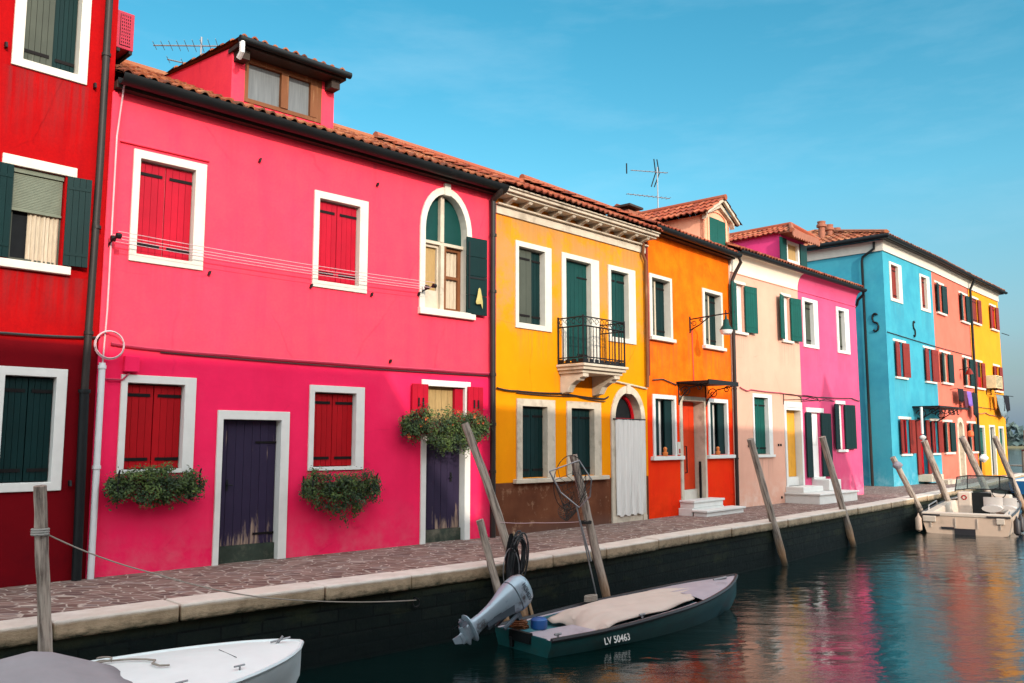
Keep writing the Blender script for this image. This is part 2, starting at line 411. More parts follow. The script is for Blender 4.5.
        for side, op in ((-1, openL), (1, openR)):
            if not op: continue
            wd, ang = op
            hinge = u0 - .01 if side < 0 else u1 + .01
            om = omat if isinstance(omat, str) else omat[0 if side < 0 else 1]
            q = MB(); n = planks
            for k in range(n):
                a = wd*k/n; bq = wd*(k+1)/n - .004
                q.box(a, bq, -.03, 0, z0+.01, z1-.01, tint=random.random())
            q.m = 1
            for zz in (z0+H*.12, z0+H*.85): q.box(.01, wd*.95, -.036, -.0302, zz, zz+.035)
            ob = q.build('shutter', [M[om], M[om]], w)
            ob.location = (hinge, -.035, 0); 
            if side < 0: ob.scale = (-1, 1, 1)
            ob.rotation_euler = (0, 0, -side*R(ang))
        return w
    def door(s, u0, u1, z0, z1, fr=(.09,.09,.1), fmat='white', mat='purple', planks=6, recess=.1, board=None, straps=True, frame=True, handle=True, ztop=None):
        l, r, t = fr; e = .012
        s.hole(u0-l+e, u1+r-e, z0-.02, z1+t-e)
        d = MB(); zb = z0 + (board or 0)
        n = planks
        for k in range(n):
            a = u0+.006+(u1-u0-.012)*k/n; b = u0+.006+(u1-u0-.012)*(k+1)/n - .005
            d.box(a, b, recess+random.uniform(0,.006), recess+.03, zb+.004, z1-.012, tint=random.random())
        do = d.build('door', M[mat], s.e)
        q = MB(); q.box(u0+.001, u1-.001, recess+.032, recess+.04, z0, z1-.002); q.build('backing', M['dark_room'], do)
        if frame:
            q = MB(); q.ring((u0-l,u1+r,z0-.03,z1+t), (u0,u1,z0-.03,z1), -.028, .22, bottom=False); q.build('door_frame', M[fmat], do, bevel=.006)
        if board:
            q = MB(); q.box(u0+.003, u1-.003, recess-.03, recess+.02, z0-.03, zb); q.build('flood_board', M['slime'], do)
        if straps:
            for zz in (zb+.12, z1-.32):
                q = MB(); q.box(u1-.32, u1-.008, recess-.008, recess-.001, zz, zz+.03); q.build('hinge', M['shutter_strap'], do)
        if handle:
            q = MB(); q.box(u0+.12, u0+.15, recess-.012, recess-.001, z0+.95, z0+1.1); q.tube([(u0+.135,recess-.012,z0+1.03),(u0+.135,recess-.045,z0+1.03),(u0+.20,recess-.05,z0+1.02)], .009, 6); q.build('handle', M['iron'], do)
        return do

def leaf(a, c, z0, z1, y, n, mat, parent, straps, side):
    q = MB()
    for k in range(n):
        p0 = a+(c-a)*k/n; p1 = a+(c-a)*(k+1)/n-.0045
        q.box(p0, p1, y+random.uniform(0,.004), y+.03, z0, z1, tint=random.random())
    if straps:
        q.m = 1; H = z1-z0; w = (c-a)*.86
        x0, x1 = (a+.006, a+.006+w) if side == 0 else (c-.006-w, c-.006)
        for zz in (z0+H*.09, z0+H*.86): q.box(x0, x1, y-.008, y-.0015, zz, zz+.04)
    return q.build('shutter', [mat, M['shutter_strap']], parent)

def arc(u0, u1, zs, zt, n=16):
    cu = (u0+u1)/2; rx = (u1-u0)/2; rz = zt - zs
    return [(cu - rx*math.cos(math.pi*k/n), zs + rz*math.sin(math.pi*k/n)) for k in range(n+1)]
def arch_frame(mb, u0, u1, z0, zs, zt, w, y0, y1, wtop=None):
    """stone surround of a round-headed opening: inner u0..u1, spring zs, crown zt, band w"""
    wt = wtop or w
    I = [(u0, z0)] + arc(u0, u1, zs, zt) + [(u1, z0)]
    O = [(u0-w, z0)] + arc(u0-w, u1+w, zs, zt+wt) + [(u1+w, z0)]
    for k in range(len(I)-1):
        a, b, c, d = O[k], O[k+1], I[k+1], I[k]
        P = lambda q, y: (q[0], y, q[1])
        mb.poly([P(a,y0),P(b,y0),P(c,y0),P(d,y0)]); mb.poly([P(d,y1),P(c,y1),P(b,y1),P(a,y1)])
        mb.poly([P(a,y0),P(a,y1),P(b,y1),P(b,y0)]); mb.poly([P(d,y0),P(c,y0),P(c,y1),P(d,y1)])
    for a, b in ((O[0], I[0]), (I[-1], O[-1])): mb.poly([(a[0],y0,a[1]),(b[0],y0,b[1]),(b[0],y1,b[1]),(a[0],y1,a[1])])

def roof(h, z, y0=-.2, pitch=.5, u0=0, u1=None, mat='tile', ridge_y=None, name='roof', clip=None, back=True):
    u1 = h.L if u1 is None else u1; ry = ridge_y or h.depth/2
    mb = MB(); n = math.hypot(1, pitch); LV = (ry - y0)*n
    tiles(mb, (u0, y0, z), (1,0,0), (0,1,pitch), u1-u0, LV, clip=clip)
    mb.tint = .1
    zr = z + pitch*(ry-y0)
    mb.poly([(u0,y0+.08,z+.02),(u1,y0+.08,z+.02),(u1,ry,zr-.03),(u0,ry,zr-.03)])
    if back:
        mb.tint = .5; mb.poly([(u0,ry,zr),(u1,ry,zr),(u1,2*ry-y0,z),(u0,2*ry-y0,z)])
        mb.tint = .6; mb.tube([(u0+.02,ry,zr+.03),((u0+u1)/2,ry,zr+.03),(u1-.02,ry,zr+.03)], .1, 8)
    return mb.build(name, M[mat], h.e, smooth=False, merge=False)

def gutter(h, z, y=-.26, r=.085, u0=0, u1=None, mat='gutter', fascia=.1):
    u1 = h.L if u1 is None else u1
    mb = MB(); n = 10
    prof = [(y + r*math.cos(math.pi + math.pi*k/n), z + r*math.sin(math.pi + math.pi*k/n)) for k in range(n+1)]
    prof += [(y + (r-.008)*math.cos(2*math.pi - math.pi*k/n), z + .004 + (r-.008)*math.sin(2*math.pi - math.pi*k/n)) for k in range(n+1)]
    rings = [[(u, a, b) for a, b in prof] for u in (u0, u1)]
    mb.loft(rings)
    k = u0 + .3
    while k < u1:
        mb.box(k, k+.025, y-r-.006, y+r+.02, z-.004, z+.012); k += .9
    g = mb.build('gutter', M[mat], h.e, smooth=True)
    if fascia:
        q = MB(); q.box(u0, u1, y+r+.01, -.002, z-fascia, z-.02); q.build('eave_board', M['wood_dark'], g)
    return g

def pipe(h, path, r, mat, name='downpipe', clamps=()):
    mb = MB(); mb.tube(path, r, 10)
    for c in clamps: mb.tube([(c[0],c[1],c[2]-.02),(c[0],c[1],c[2]+.02)], r*1.25, 10)
    return mb.build(name, M[mat], h.e, smooth=True)

def wire(h, pts, r, mat, name='cable', sag=0, seg=6):
    out = []
    for a, b in zip(pts, pts[1:]):
        a, b = Vector(a), Vector(b); n = 8
        for k in range(n): 
            t = k/n; p = a.lerp(b, t); p.z -= sag*4*t*(1-t); out.append(p)
    out.append(Vector(pts[-1])); mb = MB(); mb.tube(out, r, seg)
    return mb.build(name, M[mat], h.e if isinstance(h, House) else h, smooth=True)

# ================================================================== THE HOUSES
P1, P2, P3, P4, P5, P6 = (-5.019,10.411), (-.282,14.945), (2.867,18.293), (5.428,21.235), (8.063,23.985), (10.83,26.85)
Q0, Q1, Q2 = (13.743,31.366), (17.474,35.307), (21.164,39.415)

# ---------------- red house
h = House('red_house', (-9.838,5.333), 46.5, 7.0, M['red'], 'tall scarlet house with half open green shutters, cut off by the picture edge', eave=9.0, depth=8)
h.window(5.95, 6.56, 6.06, 7.32, fr=(.12,.11,.1,.1), mats=('green_grey','green'), recess=.06, planks=5, split=.56, dz=(0,.035))
w = h.window(5.93, 6.50, 3.67, 4.77, fr=(.0,.0,.12,.0), lintel=.12, fill='dark', openL=(.28,4), openR=(.27,9), omat='green', sill=(.1,.1,.07), curtain=(.36,.98,'curtain'), recess=.02)
q = MB()
for k in range(22): q.box(5.945, 6.485, .045, .06, 4.70-.019*k-.016, 4.70-.019*k, tint=random.random())
q.box(5.94,6.49,.035,.07,4.26,4.285); q.box(5.94,6.49,.02,.08,4.71,4.768)
q.build('blind', M['blind'], w)
q = MB(); q.ring((5.933,6.497,3.675,4.768),(5.975,6.455,3.715,4.72), .075, .1); q.build('sash', M['green_grey'], w)
h.window(5.99, 6.53, 1.14, 2.35, fr=(.1,.12,.1,.1), fmat='white_cool', mats=('green','green'), recess=.06, planks=4)
for (a, z0, z1) in ((2.2,1.14,2.35),(2.2,3.67,4.9),(2.2,6.06,7.3),(4.1,3.67,4.9)):
    h.window(a, a+.8, z0, z1, mats=('green','green'))
h.door(4.1, 4.95, .02, 2.1, mat='green')
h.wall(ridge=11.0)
roof(h, 9.1, mat='tile', pitch=.45); gutter(h, 9.0)
pipe(h, [(6.86,-.07,9.0),(6.86,-.07,5.0),(6.83,-.07,2.2)], .045, 'pipe_brown', clamps=((6.86,-.07,6.4),(6.86,-.07,4.2),(6.84,-.07,2.9)))
pipe(h, [(6.83,-.07,2.22),(6.86,-.07,.0)], .056, 'gutter', 'cast_iron_pipe', clamps=((6.83,-.07,2.2),))
wire(h, [(0,-.03,2.78),(3.5,-.03,2.8),(6.0,-.03,2.82),(6.98,-.03,2.86)], .016, 'cable', sag=.01)
q = MB()
for x, z in ((5.76,6.16),(6.76,5.98),(6.74,1.12)): q.obox((x,-.03,z),(1,0,0),(0,1,0),(0,.3,1),.012,.03,.035)
q.build('shutter_catch', M['iron'], h.e)
red = h

# ---------------- pink house
h = House('pink_house', P1, 43.74, 6.558, M['pink'], 'wide hot pink house with crimson shutters and two purple doors', eave=6.03, depth=7.2)
for u0, u1, z0, z1, m, fm in ((.37,1.09,3.96,5.2,'red_paint','white'), (2.98,3.69,3.96,5.2,'red_paint','white')):
    h.window(u0, u1, z0, z1, fr=(.09,.15,.11,.1), fmat=fm, mats=(m,m), recess=.07, planks=4, backing='worn_pink')
for u0, u1, z0, z1 in ((.35,1.07,1.26,2.33), (2.98,3.69,1.24,2.32)):
    h.window(u0, u1, z0, z1, fr=(.08,.15,.1,.05), fmat='white_cool', mats=('red_deep','red_deep'), recess=.07, planks=4)
h.door(1.61, 2.46, .0, 1.9, fr=(.08,.13,.12), fmat='white_cool', mat='purple', planks=7, board=.22)
# window over the second door in one tall frame
h.hole(4.95, 5.95, -.03, 2.59)
q = MB(); q.ring((4.93,5.96,-.05,2.6),(5.03,5.84,-.05,2.5), -.028, .22, bottom=False); q.box(5.03,5.84,-.02,.2,1.62,1.74)
f = q.build('window', M['white_cool'], h.e, bevel=.006)
q = MB()
for k in range(6): q.box(5.04+.132*k, 5.04+.132*(k+1)-.006, .1+random.uniform(0,.006), .13, 1.745, 2.49, tint=random.random())
q.build('blind', M['sacking'], f)
q = MB(); q.box(5.02,5.85,.14,.15,1.74,2.5); q.build('backing', M['dark_room'], f)
for nm, x0, x1 in (('shutter',4.70,5.02),('shutter',5.865,6.20)):
    q = MB()
    for k in range(3): q.box(x0+(x1-x0)*k/3, x0+(x1-x0)*(k+1)/3-.004, -.075, -.045, 1.72, 2.52, tint=random.random())
    q.m = 1; xm = (x0+x1)/2
    q.box(xm-.05,xm-.025,-.09,-.0755,2.16,2.3); q.box(xm+.04,xm+.065,-.09,-.0755,2.16,2.3)
    q.build(nm, [M['red_paint'], M['iron']], f)
q = MB(); q.box(5.66,5.835,.03,.09,1.745,2.48); q.build('sash', M['red_paint'], f)
d = MB()
for k in range(6): d.box(5.036+.133*k, 5.036+.133*(k+1)-.005, .1+random.uniform(0,.006), .13, .2, 1.61, tint=random.random())
do = d.build('door', M['purple'], h.e)
q = MB(); q.box(5.034,5.836,.07,.14,-.05,.195); q.build('flood_board', M['slime'], do)
q = MB(); q.box(5.62,5.65,.085,.099,.95,1.1); q.tube([(5.635,.09,1.03),(5.635,.05,1.03),(5.57,.045,1.02)], .009, 6); q.build('handle', M['iron'], do)
# arched window
h.hole(4.90, 5.98, 3.66, 5.86, arch=5.10)
q = MB(); arch_frame(q, 4.965, 5.86, 3.77, 5.10, 5.74, .11, -.03, .24, .12); q.box(5.35,5.48,-.045,.05,5.72,5.93); q.box(4.84,6.03,-.07,.24,3.66,3.768)
f = q.build('window', M['white'], h.e, bevel=.006)
q = MB()
for a, b, t in ((4.97,5.375,.2),(5.385,5.855,.8)):
    pts = [(x, z) for x, z in arc(4.97,5.855,5.10,5.735,32) if a-.001 <= x <= b+.001]
    q.prism([(a,4.93)] + [(max(a,min(b,x)),z) for x,z in pts] + [(b,4.93)], .13, .16)
q.build('fanlight_panel', M['green_grey' if False else 'mid_green'], f)
q = MB(); q.box(5.34,5.42,.06,.13,4.93,5.735); q.box(4.975,5.855,.07,.13,4.88,4.93); q.box(5.345,5.42,.05,.2,3.77,4.88); q.build('mullion', M['cream'], f)
q = MB(); q.ring((4.97,5.345,3.772,4.88),(5.0,5.315,4.1,4.83), .12,.17); q.box(4.972,5.343,.13,.165,3.775,4.1); q.build('sash', M['cream'], f)
q = MB(); q.box(5.0,5.32,.165,.17,4.1,4.84); q.build('blind', M['sacking'], f)
q = MB(); q.ring((5.425,5.855,3.772,4.88),(5.485,5.79,3.84,4.82), .14,.18); q.box(5.485,5.79,.14,.175,4.34,4.39); q.box(5.43,5.47,.06,.14,3.775,4.87); q.build('sash', M['wood_brown'], f)
q = MB(); ringp = [[(5.43+.42*k/20, .19+.008*math.sin(k*1.7), zz) for k in range(21)] for zz in (3.78,4.87)]; q.loft(ringp, closed=False); q.build('curtain', M['curtain'], f)
q = MB(); q.box(4.91,5.9,.205,.21,3.7,5.1); q.build('backing', M['dark_room'], f)
q = MB()
for k in range(4): q.box(0,.44,-.03,0, .335*k+.004, .335*(k+1)-.004, tint=random.random())
q.m = 1; q.box(.03,.06,-.04,-.0305,.1,1.25); q.box(.05,.4,-.038,-.0302,.62,.65)
o = q.build('shutter', [M['green'], M['iron']], f); o.location = (5.83,-.035,3.75); o.rotation_euler = (0,0,-R(3))
# trims on the wall
q = MB(); q.box(0.02,1.27,-.035,-.001,5.355,5.39); q.build('ledge_moulding', M['pink'], h.e, bevel=.01)
q = MB(); q.box(-.02,.10,-.03,-.001,.0,5.98); q.build('corner_strip', M['pink'], h.e, bevel=.01)
pipe(h, [(.02,-.07,.0),(.02,-.07,2.55)], .04, 'white_pipe', 'white_drainpipe', clamps=((.02,-.07,2.5),(.02,-.07,1.3)))
pipe(h, [(.03,-.05,2.55),(.05,-.05,3.2),(.05,-.05,5.4),(.09,-.05,5.9),(.06,-.2,6.1)], .011, 'wire', 'lead_wire')
wire(h, [(.12,-.035,2.80),(.73,-.035,2.77),(1.6,-.035,2.765),(3.2,-.035,2.76),(5.0,-.035,2.765),(6.4,-.035,2.77)], .022, 'cable_pink', sag=.006)
wire(h, [(.73,-.03,2.735),(3.2,-.03,2.71),(6.4,-.03,2.73)], .008, 'cable', sag=.006)
q = MB(); q.box(.28,.46,-.09,-.001,2.46,2.66); q.build('junction_box', M['pink'], h.e, bevel=.01)
wire(h, [(.03,-.04,2.36),(.28,-.04,2.36),(.36,-.04,2.46)], .012, 'cable_pink')
q = MB(); q.tube([(6.40,-.09,5.85),(6.40,-.09,4.0),(6.41,-.09,2.0),(6.41,-.09,.0)], .05, 10)
for zz in (5.2,4.2,2.75,1.9,1.1): q.tube([(6.405,-.09,zz-.025),(6.405,-.09,zz+.025)], .062, 10)
q.tube([(6.40,-.28,6.0),(6.40,-.26,5.93),(6.40,-.1,5.84)], .055, 10)
q.build('downpipe', M['pipe_brown'], h.e, smooth=True)
q = MB()
for x, z in ((1.33,3.84),(2.87,3.86),(3.93,3.86),(4.84,3.98),(2.0,5.55),(4.0,5.62),(4.3,2.85)): q.obox((x,-.025,z),(1,0,0),(0,1,0),(.3,0,1),.012,.025,.03)
q.build('shutter_catch', M['iron'], h.e)
h.wall(ridge=7.75)
# dormer: single pitch, gutter at its front; its walls stand on the roof
q = MB(); DY = .38
du0, du1 = 1.72, 3.42
for u in (du0, du1-.12):
    q.mesh([(u,DY,6.25),(u,2.9,7.5),(u,2.9,7.62),(u,DY,7.27),(u+.12,DY,6.25),(u+.12,2.9,7.5),(u+.12,2.9,7.62),(u+.12,DY,7.27)],
           [(0,1,2,3),(4,7,6,5),(0,3,7,4),(3,2,6,7),(1,5,6,2),(0,4,5,1)])
q.box(du0+.12,du0+.20,DY,DY+.12,6.25,7.26); q.box(du1-.22,du1-.12,DY,DY+.12,6.25,7.26); q.box(du0+.2,du1-.22,DY+.02,DY+.12,6.25,6.52)
dm = q.build('dormer', M['pink'], h.e, merge=False)
q = MB(); q.ring((du0+.2,du1-.22,6.52,7.2),(du0+.26,du1-.30,6.58,7.12),DY+.0,DY+.09); q.box((du0+du1)/2-.07,(du0+du1)/2+.05,DY-.02,DY+.09,6.58,7.12); q.box(du1-.42,du1-.30,DY-.01,DY+.09,6.58,7.12)
q.build('window_frame', M['wood_brown'], dm)
q = MB(); q.box(du0+.25,du1-.29,DY+.05,DY+.06,6.56,7.13); q.build('pane', M['curtain_grey'], dm)
q = MB(); q.box(du0-.02,du1+.04,DY-.28,DY+.1,7.2,7.26); q.box(du0+.02,du0+.17,DY-.2,DY+.1,7.06,7.2); q.box(du1-.17,du1-.02,DY-.2,DY+.1,7.06,7.2); q.build('eave_board', M['wood_dark'], dm)
q = MB(); tiles(q, (du0-.04,DY-.3,7.30),(1,0,0),(0,1,.12),du1-du0+.08,2.7); q.tint=.1; q.poly([(du0-.03,DY-.2,7.285),(du1+.03,DY-.2,7.285),(du1+.03,2.9,7.63),(du0-.03,2.9,7.63)])
q.build('dormer_roof', M['tile'], dm, merge=False)
q = MB()
q.tube([(du0-.06,DY-.34,7.27),(du1+.08,DY-.34,7.27)], .052, 10); q.build('gutter', M['gutter'], dm, smooth=True)
q = MB(); q.tube([(du0-.02,DY-.34,7.25),(du0-.02,DY-.34,7.08),(du0-.02,DY-.25,7.02)], .04, 8); q.build('spout', M['white_pipe'], dm, smooth=True)
rf = roof(h, 6.12, y0=-.22, pitch=.455, u0=-.03, clip=lambda a, b: not (du0+.1 < a < du1-.1 and .68 < b < 3.0))
gt = gutter(h, 6.07, y=-.25, r=.115, u0=-.06, u1=6.62, fascia=.12)
for o in (rf, gt): o.rotation_euler = (0,.0095,0); o.location = (0,0,.06)
pink = h

# ---------------- yellow house
h = House('yellow_house', P2, 46.76, 4.596, M['yellow'], 'golden yellow house with carved white cornice, iron balcony and worn brown base', eave=6.0, depth=7)
h.window(.57, 1.29, 3.74, 5.14, fr=(.08,.19,.1,.1), mats=('green_grey','green'), recess=.07, planks=3, split=.62, dz=(0,.03))
h.window(3.35, 3.96, 3.73, 5.11, fr=(.09,.25,.1,.1), mats=('mid_green','mid_green'), recess=.09, planks=3)
h.door(1.91, 2.69, 3.16, 5.13, fr=(.12,.26,.1), mat='mid_green', planks=6, recess=.09, handle=False)
h.window(.66, 1.34, .955, 2.24, fr=(.14,.22,.13,.004), fmat='cream', mats=('green','green'), recess=.09, planks=3)
h.window(2.04, 2.74, .955, 2.24, fr=(.13,.22,.13,.004), fmat='cream', mats=('green','green'), recess=.09, planks=3)
q = MB(); q.box(.44,3.14,-.09,.05,.87,.948); q.build('sill', M['cream'], h.e, bevel=.012)
# arched door
h.hole(3.31, 4.46, -.03, 2.72, arch=2.06)
q = MB(); arch_frame(q, 3.43, 4.34, -.05, 2.06, 2.60, .14, -.03, .3, .15); q.box(3.82,3.95,-.05,.02,2.58,2.79); q.box(3.2875,3.43,-.04,.25,-.04,.1); q.box(4.34,4.4825,-.04,.25,-.04,.1)
f = q.build('door_surround', M['cream'], h.e, bevel=.006)
q = MB(); n = 40; cr = [[(3.40+1.0*k/n + (.02*math.sin(k*2) if zi == 0 else 0), -.055 + .02*math.sin(k*1.35) + .012*math.sin(k*.55+zi), (.13+.02*math.sin(k*.7))if zi==0 else (2.05 if zi==2 else 1.1)) for k in range(n+1)] for zi in range(3)]
q.loft(cr, closed=False); q.build('door_curtain', M['curtain_white'], f, smooth=True)
q = MB(); q.tube([(3.33,-.045,2.06),(4.45,-.045,2.06)], .014, 6); q.build('curtain_rod', M['iron'], f)
q = MB(); a1 = arc(3.44,4.33,2.06,2.59); a2 = arc(3.52,4.25,2.06,2.51)
for k in range(len(a1)-1): q.poly([(a1[k][0],.17,a1[k][1]),(a1[k+1][0],.17,a1[k+1][1]),(a2[k+1][0],.17,a2[k+1][1]),(a2[k][0],.17,a2[k][1])])
q.box(3.44,4.33,.15,.2,2.02,2.09); q.tube([(x,.165,z) for x,z in arc(3.48,4.29,2.06,2.55)], .035, 6); q.build('fanlight', M['red_deep'], f)
q = MB(); q.box(3.432,4.338,-.02,.2,-.04,.16); q.build('threshold', M['cream'], f)
q = MB(); q.box(3.44,4.33,.2,.21,-.03,2.06); q.prism([(3.44,2.06)]+a1+[(4.33,2.06)], .2,.21); q.build('backing', M['dark_room'], f)
# cornice
q = MB()
q.box(-.02,4.62,-.035,-.001,5.64,5.79); q.box(-.03,4.62,-.10,-.001,5.792,5.825); q.box(-.03,4.63,-.30,-.001,5.925,5.965); q.box(-.04,4.64,-.36,-.001,5.967,6.02); q.box(-.04,4.64,-.40,-.001,6.022,6.05)
for i in range(11):
    x = .22 + i*.415
    q.prismx([(-.001,5.827),(-.10,5.827),(-.14,5.85),(-.25,5.88),(-.28,5.923),(-.001,5.923)], x-.05, x+.05)
q.build('cornice', M['cream'], h.e, bevel=.008)
# balcony
BZ = 2.99
q = MB(); q.box(1.65,2.97,-.64,-.001,BZ-.06,BZ); q.box(1.62,3.0,-.68,-.001,BZ+.002,BZ+.05); q.box(1.69,2.93,-.58,-.001,BZ-.12,BZ-.062)
bal = q.build('balcony', M['cream'], h.e, bevel=.01)
for x in (1.73,2.70):
    q = MB(); q.prismx([(-.002,BZ-.122),(-.56,BZ-.122),(-.56,BZ-.19),(-.48,BZ-.21),(-.44,BZ-.26),(-.40,BZ-.25),(-.26,BZ-.33),(-.18,BZ-.46),(-.002,BZ-.5)], x, x+.17)
    q.build('corbel', M['cream'], bal, bevel=.01)
q = MB(); B0, B1, BD, BT = 1.67, 2.95, -.62, BZ+.92
def bars(p0, p1, n):
    p0, p1 = Vector(p0), Vector(p1)
    for k in range(n+1):
        p = p0.lerp(p1, k/n); q.tube([p, p + Vector((0,0,BT-.17-BZ-.05))], .0085, 5, cap=False)
    for dz in (.06, .16): q.tube([p0+Vector((0,0,dz-.05)), p1+Vector((0,0,dz-.05))], .012, 4)
    for zz in (BT-.17, BT): q.tube([Vector((p0.x,p0.y,zz)), Vector((p1.x,p1.y,zz))], .013, 4)
    d = (p1-p0).normalized(); m = max(2, round((p1-p0).length/.17))
    for k in range(m):
        c = p0.lerp(p1, (k+.5)/m); c.z = BT-.085
        sp = [c + d*(math.cos(t)*(.075-.009*t)) + Vector((0,0,1))*(math.sin(t)*(.075-.009*t)) for t in [j*.55 for j in range(13)]]
        q.tube(sp, .0075, 4, cap=False)
        c2 = Vector((c.x,c.y,BZ+.105)); q.obox(c2, d, (-d.y,d.x,0), (0,0,1), .055, .004, .035)
bars((B0,BD,BZ+.06),(B1,BD,BZ+.06),13); bars((B0,-.02,BZ+.06),(B0,BD,BZ+.06),5); bars((B1,-.02,BZ+.06),(B1,BD,BZ+.06),5)
for x, y in ((B0,BD),(B1,BD),(B0,-.02),(B1,-.02)): q.tube([(x,y,BZ+.05),(x,y,BT+.03)], .017, 6)
q.build('railing', M['iron'], bal)
wire(h, [(.0,-.03,2.53),(.5,-.03,2.50),(1.79,-.03,2.51),(3.0,-.03,2.45),(3.2,-.03,2.5)], .018, 'pipe_brown', sag=.015)
wire(h, [(.5,-.03,2.47),(2.2,-.03,2.47),(3.1,-.03,2.40)], .009, 'cable', sag=.02)
wire(h, [(3.3,-.04,2.83),(4.55,-.04,2.72)], .018, 'cream', name='conduit')
pipe(h, [(4.42,-.25,6.0),(4.42,-.1,5.85),(4.42,-.08,5.6),(4.52,-.08,5.45),(4.52,-.08,3.0),(4.52,-.07,2.75)], .035, 'wood_brown')
h.wall(ridge=7.8)
roof(h, 6.075, y0=-.44, pitch=.465, mat='tile_red', u0=-.05, u1=4.62)
yellow = h

# ---------------- orange house
h = House('orange_house', P3, 48.95, 3.9, M['orange'], 'narrow orange house fading to red below, with an iron lamp bracket', eave=6.19, depth=7)
for u0, u1, z0, z1, s in ((.25,1.01,3.9,5.17,.32), (2.6,3.41,3.9,5.16,.42)):
    w = h.window(u0, u1, z0, z1, fr=(.1,.08,.08,.03), sill=(.04,.08,.09), mats=('green_grey','green'), recess=.08, planks=3, split=s, dz=(0,.06))
    q = MB(); c = u0+(u1-u0)*s; q.box(c+.03,c+.09,.1,.12,z0+.02,z1-.03); q.build('sash', M['curtain'], w)
for u0, u1 in ((.29,1.09), (2.71,3.55)):
    w = h.window(u0, u1, 1.3, 2.53, fr=(.09,.07,.09,.004), fmat='white_cool', fill='glass', curtain=(.38,.52,'curtain_white'), recess=.06)
    q = MB(); q.box(u0-.19,u1+.30,-.09,.06,1.21,1.292); q.build('sill', M['white_cool'], w, bevel=.01)
    q = MB(); q.box(u0+.01,u0+(u1-u0)*.3,.05,.08,1.31,2.51); q.box(u0+(u1-u0)*.62,u1-.01,.05,.08,1.31,2.51); q.build('shutter', M['green'], w)
# recessed door
h.hole(1.37, 2.47, -.03, 2.57)
q = MB(); q.ring((1.32,2.50,.27,2.63),(1.43,2.42,.27,2.53),-.03,.5,bottom=False); f = q.build('door_surround', M['cream'], h.e, bevel=.006)
q = MB()
for k in range(4): q.box(1.44+.24*k,1.44+.24*(k+1)-.006,.24,.27,.52,2.52,tint=random.random()*.6)
do = q.build('door', M['door_red'], f)
q = MB(); q.box(1.435,2.415,.2,.5,.28,.515); q.build('threshold', M['white'], f)
q = MB(); q.tube([(1.95,.235,.9),(1.95,.19,.9),(1.95,.19,1.5),(1.95,.235,1.5)], .014, 6); q.build('handle', M['iron'], f)
q = MB(); q.box(2.385,2.415,.08,.13,.3,1.15); q.build('grab_rail', M['iron'], f)
q = MB(); q.box(1.28,2.62,-.34,.19,.16,.275); q.box(1.24,2.66,-.37,.0,.276,.325); q.box(1.2,2.95,-.68,-.372,-.06,.085); q.box(1.2,2.66,-.342,.0,-.06,.158); q.box(1.16,3.0,-.72,-.345,.088,.135)
q.build('doorstep', M['white_cool'], h.e, bevel=.01)
# canopy over the door with scroll brackets
q = MB(); q.box(1.22,2.62,-.80,-.002,2.90,2.94); q.box(1.22,2.62,-.81,-.78,2.86,2.96)
cp = q.build('door_canopy', M['iron'], h.e)
for x in (1.3,2.55):
    q = MB()
    def scroll(cy, cz, r0, turns, sgn):
        return [(x, cy + sgn*math.cos(t)*(r0*(1-t/(2*math.pi*turns)*.75)), cz + math.sin(t)*(r0*(1-t/(2*math.pi*turns)*.75))) for t in [k*2*math.pi*turns/22 for k in range(23)]]
    q.tube(scroll(-.2,2.72,.13,1.3,1), .012, 5); q.tube(scroll(-.55,2.80,.085,1.3,-1), .011, 5)
    q.tube([(x,-.01,2.45),(x,-.08,2.6),(x,-.3,2.8),(x,-.75,2.88)], .014, 5); q.tube([(x,-.012,2.42),(x,-.012,2.9)], .014, 5)
    q.build('bracket', M['iron'], cp)
wire(h, [(.2,-.03,2.92),(.6,-.03,2.96),(1.2,-.03,2.86)], .014, 'cable'); wire(h, [(1.95,-.025,4.2),(1.97,-.025,2.95)], .008, 'cable_pink')
q = MB(); q.box(1.17,1.28,-.05,-.001,1.32,1.6); q.build('letter_box', M['white'], h.e, bevel=.006)
q = MB(); q.box(1.195,1.255,-.052,-.0501,1.35,1.45); q.build('sticker', M['red_deep'], h.e)
pipe(h, [(3.92,-.28,6.2),(3.98,-.3,6.05),(3.96,-.15,5.8),(3.9,-.09,5.6),(3.88,-.09,3.0),(3.86,-.08,.0)], .045, 'pipe_brown', clamps=((3.88,-.09,4.8),(3.87,-.09,2.9),(3.865,-.085,1.2)))
pipe(h, [(.02,-.04,5.9),(.03,-.04,4.5),(.03,-.04,3.0)], .03, 'brick_paint', 'old_pipe')
h.wall(ridge=7.9)
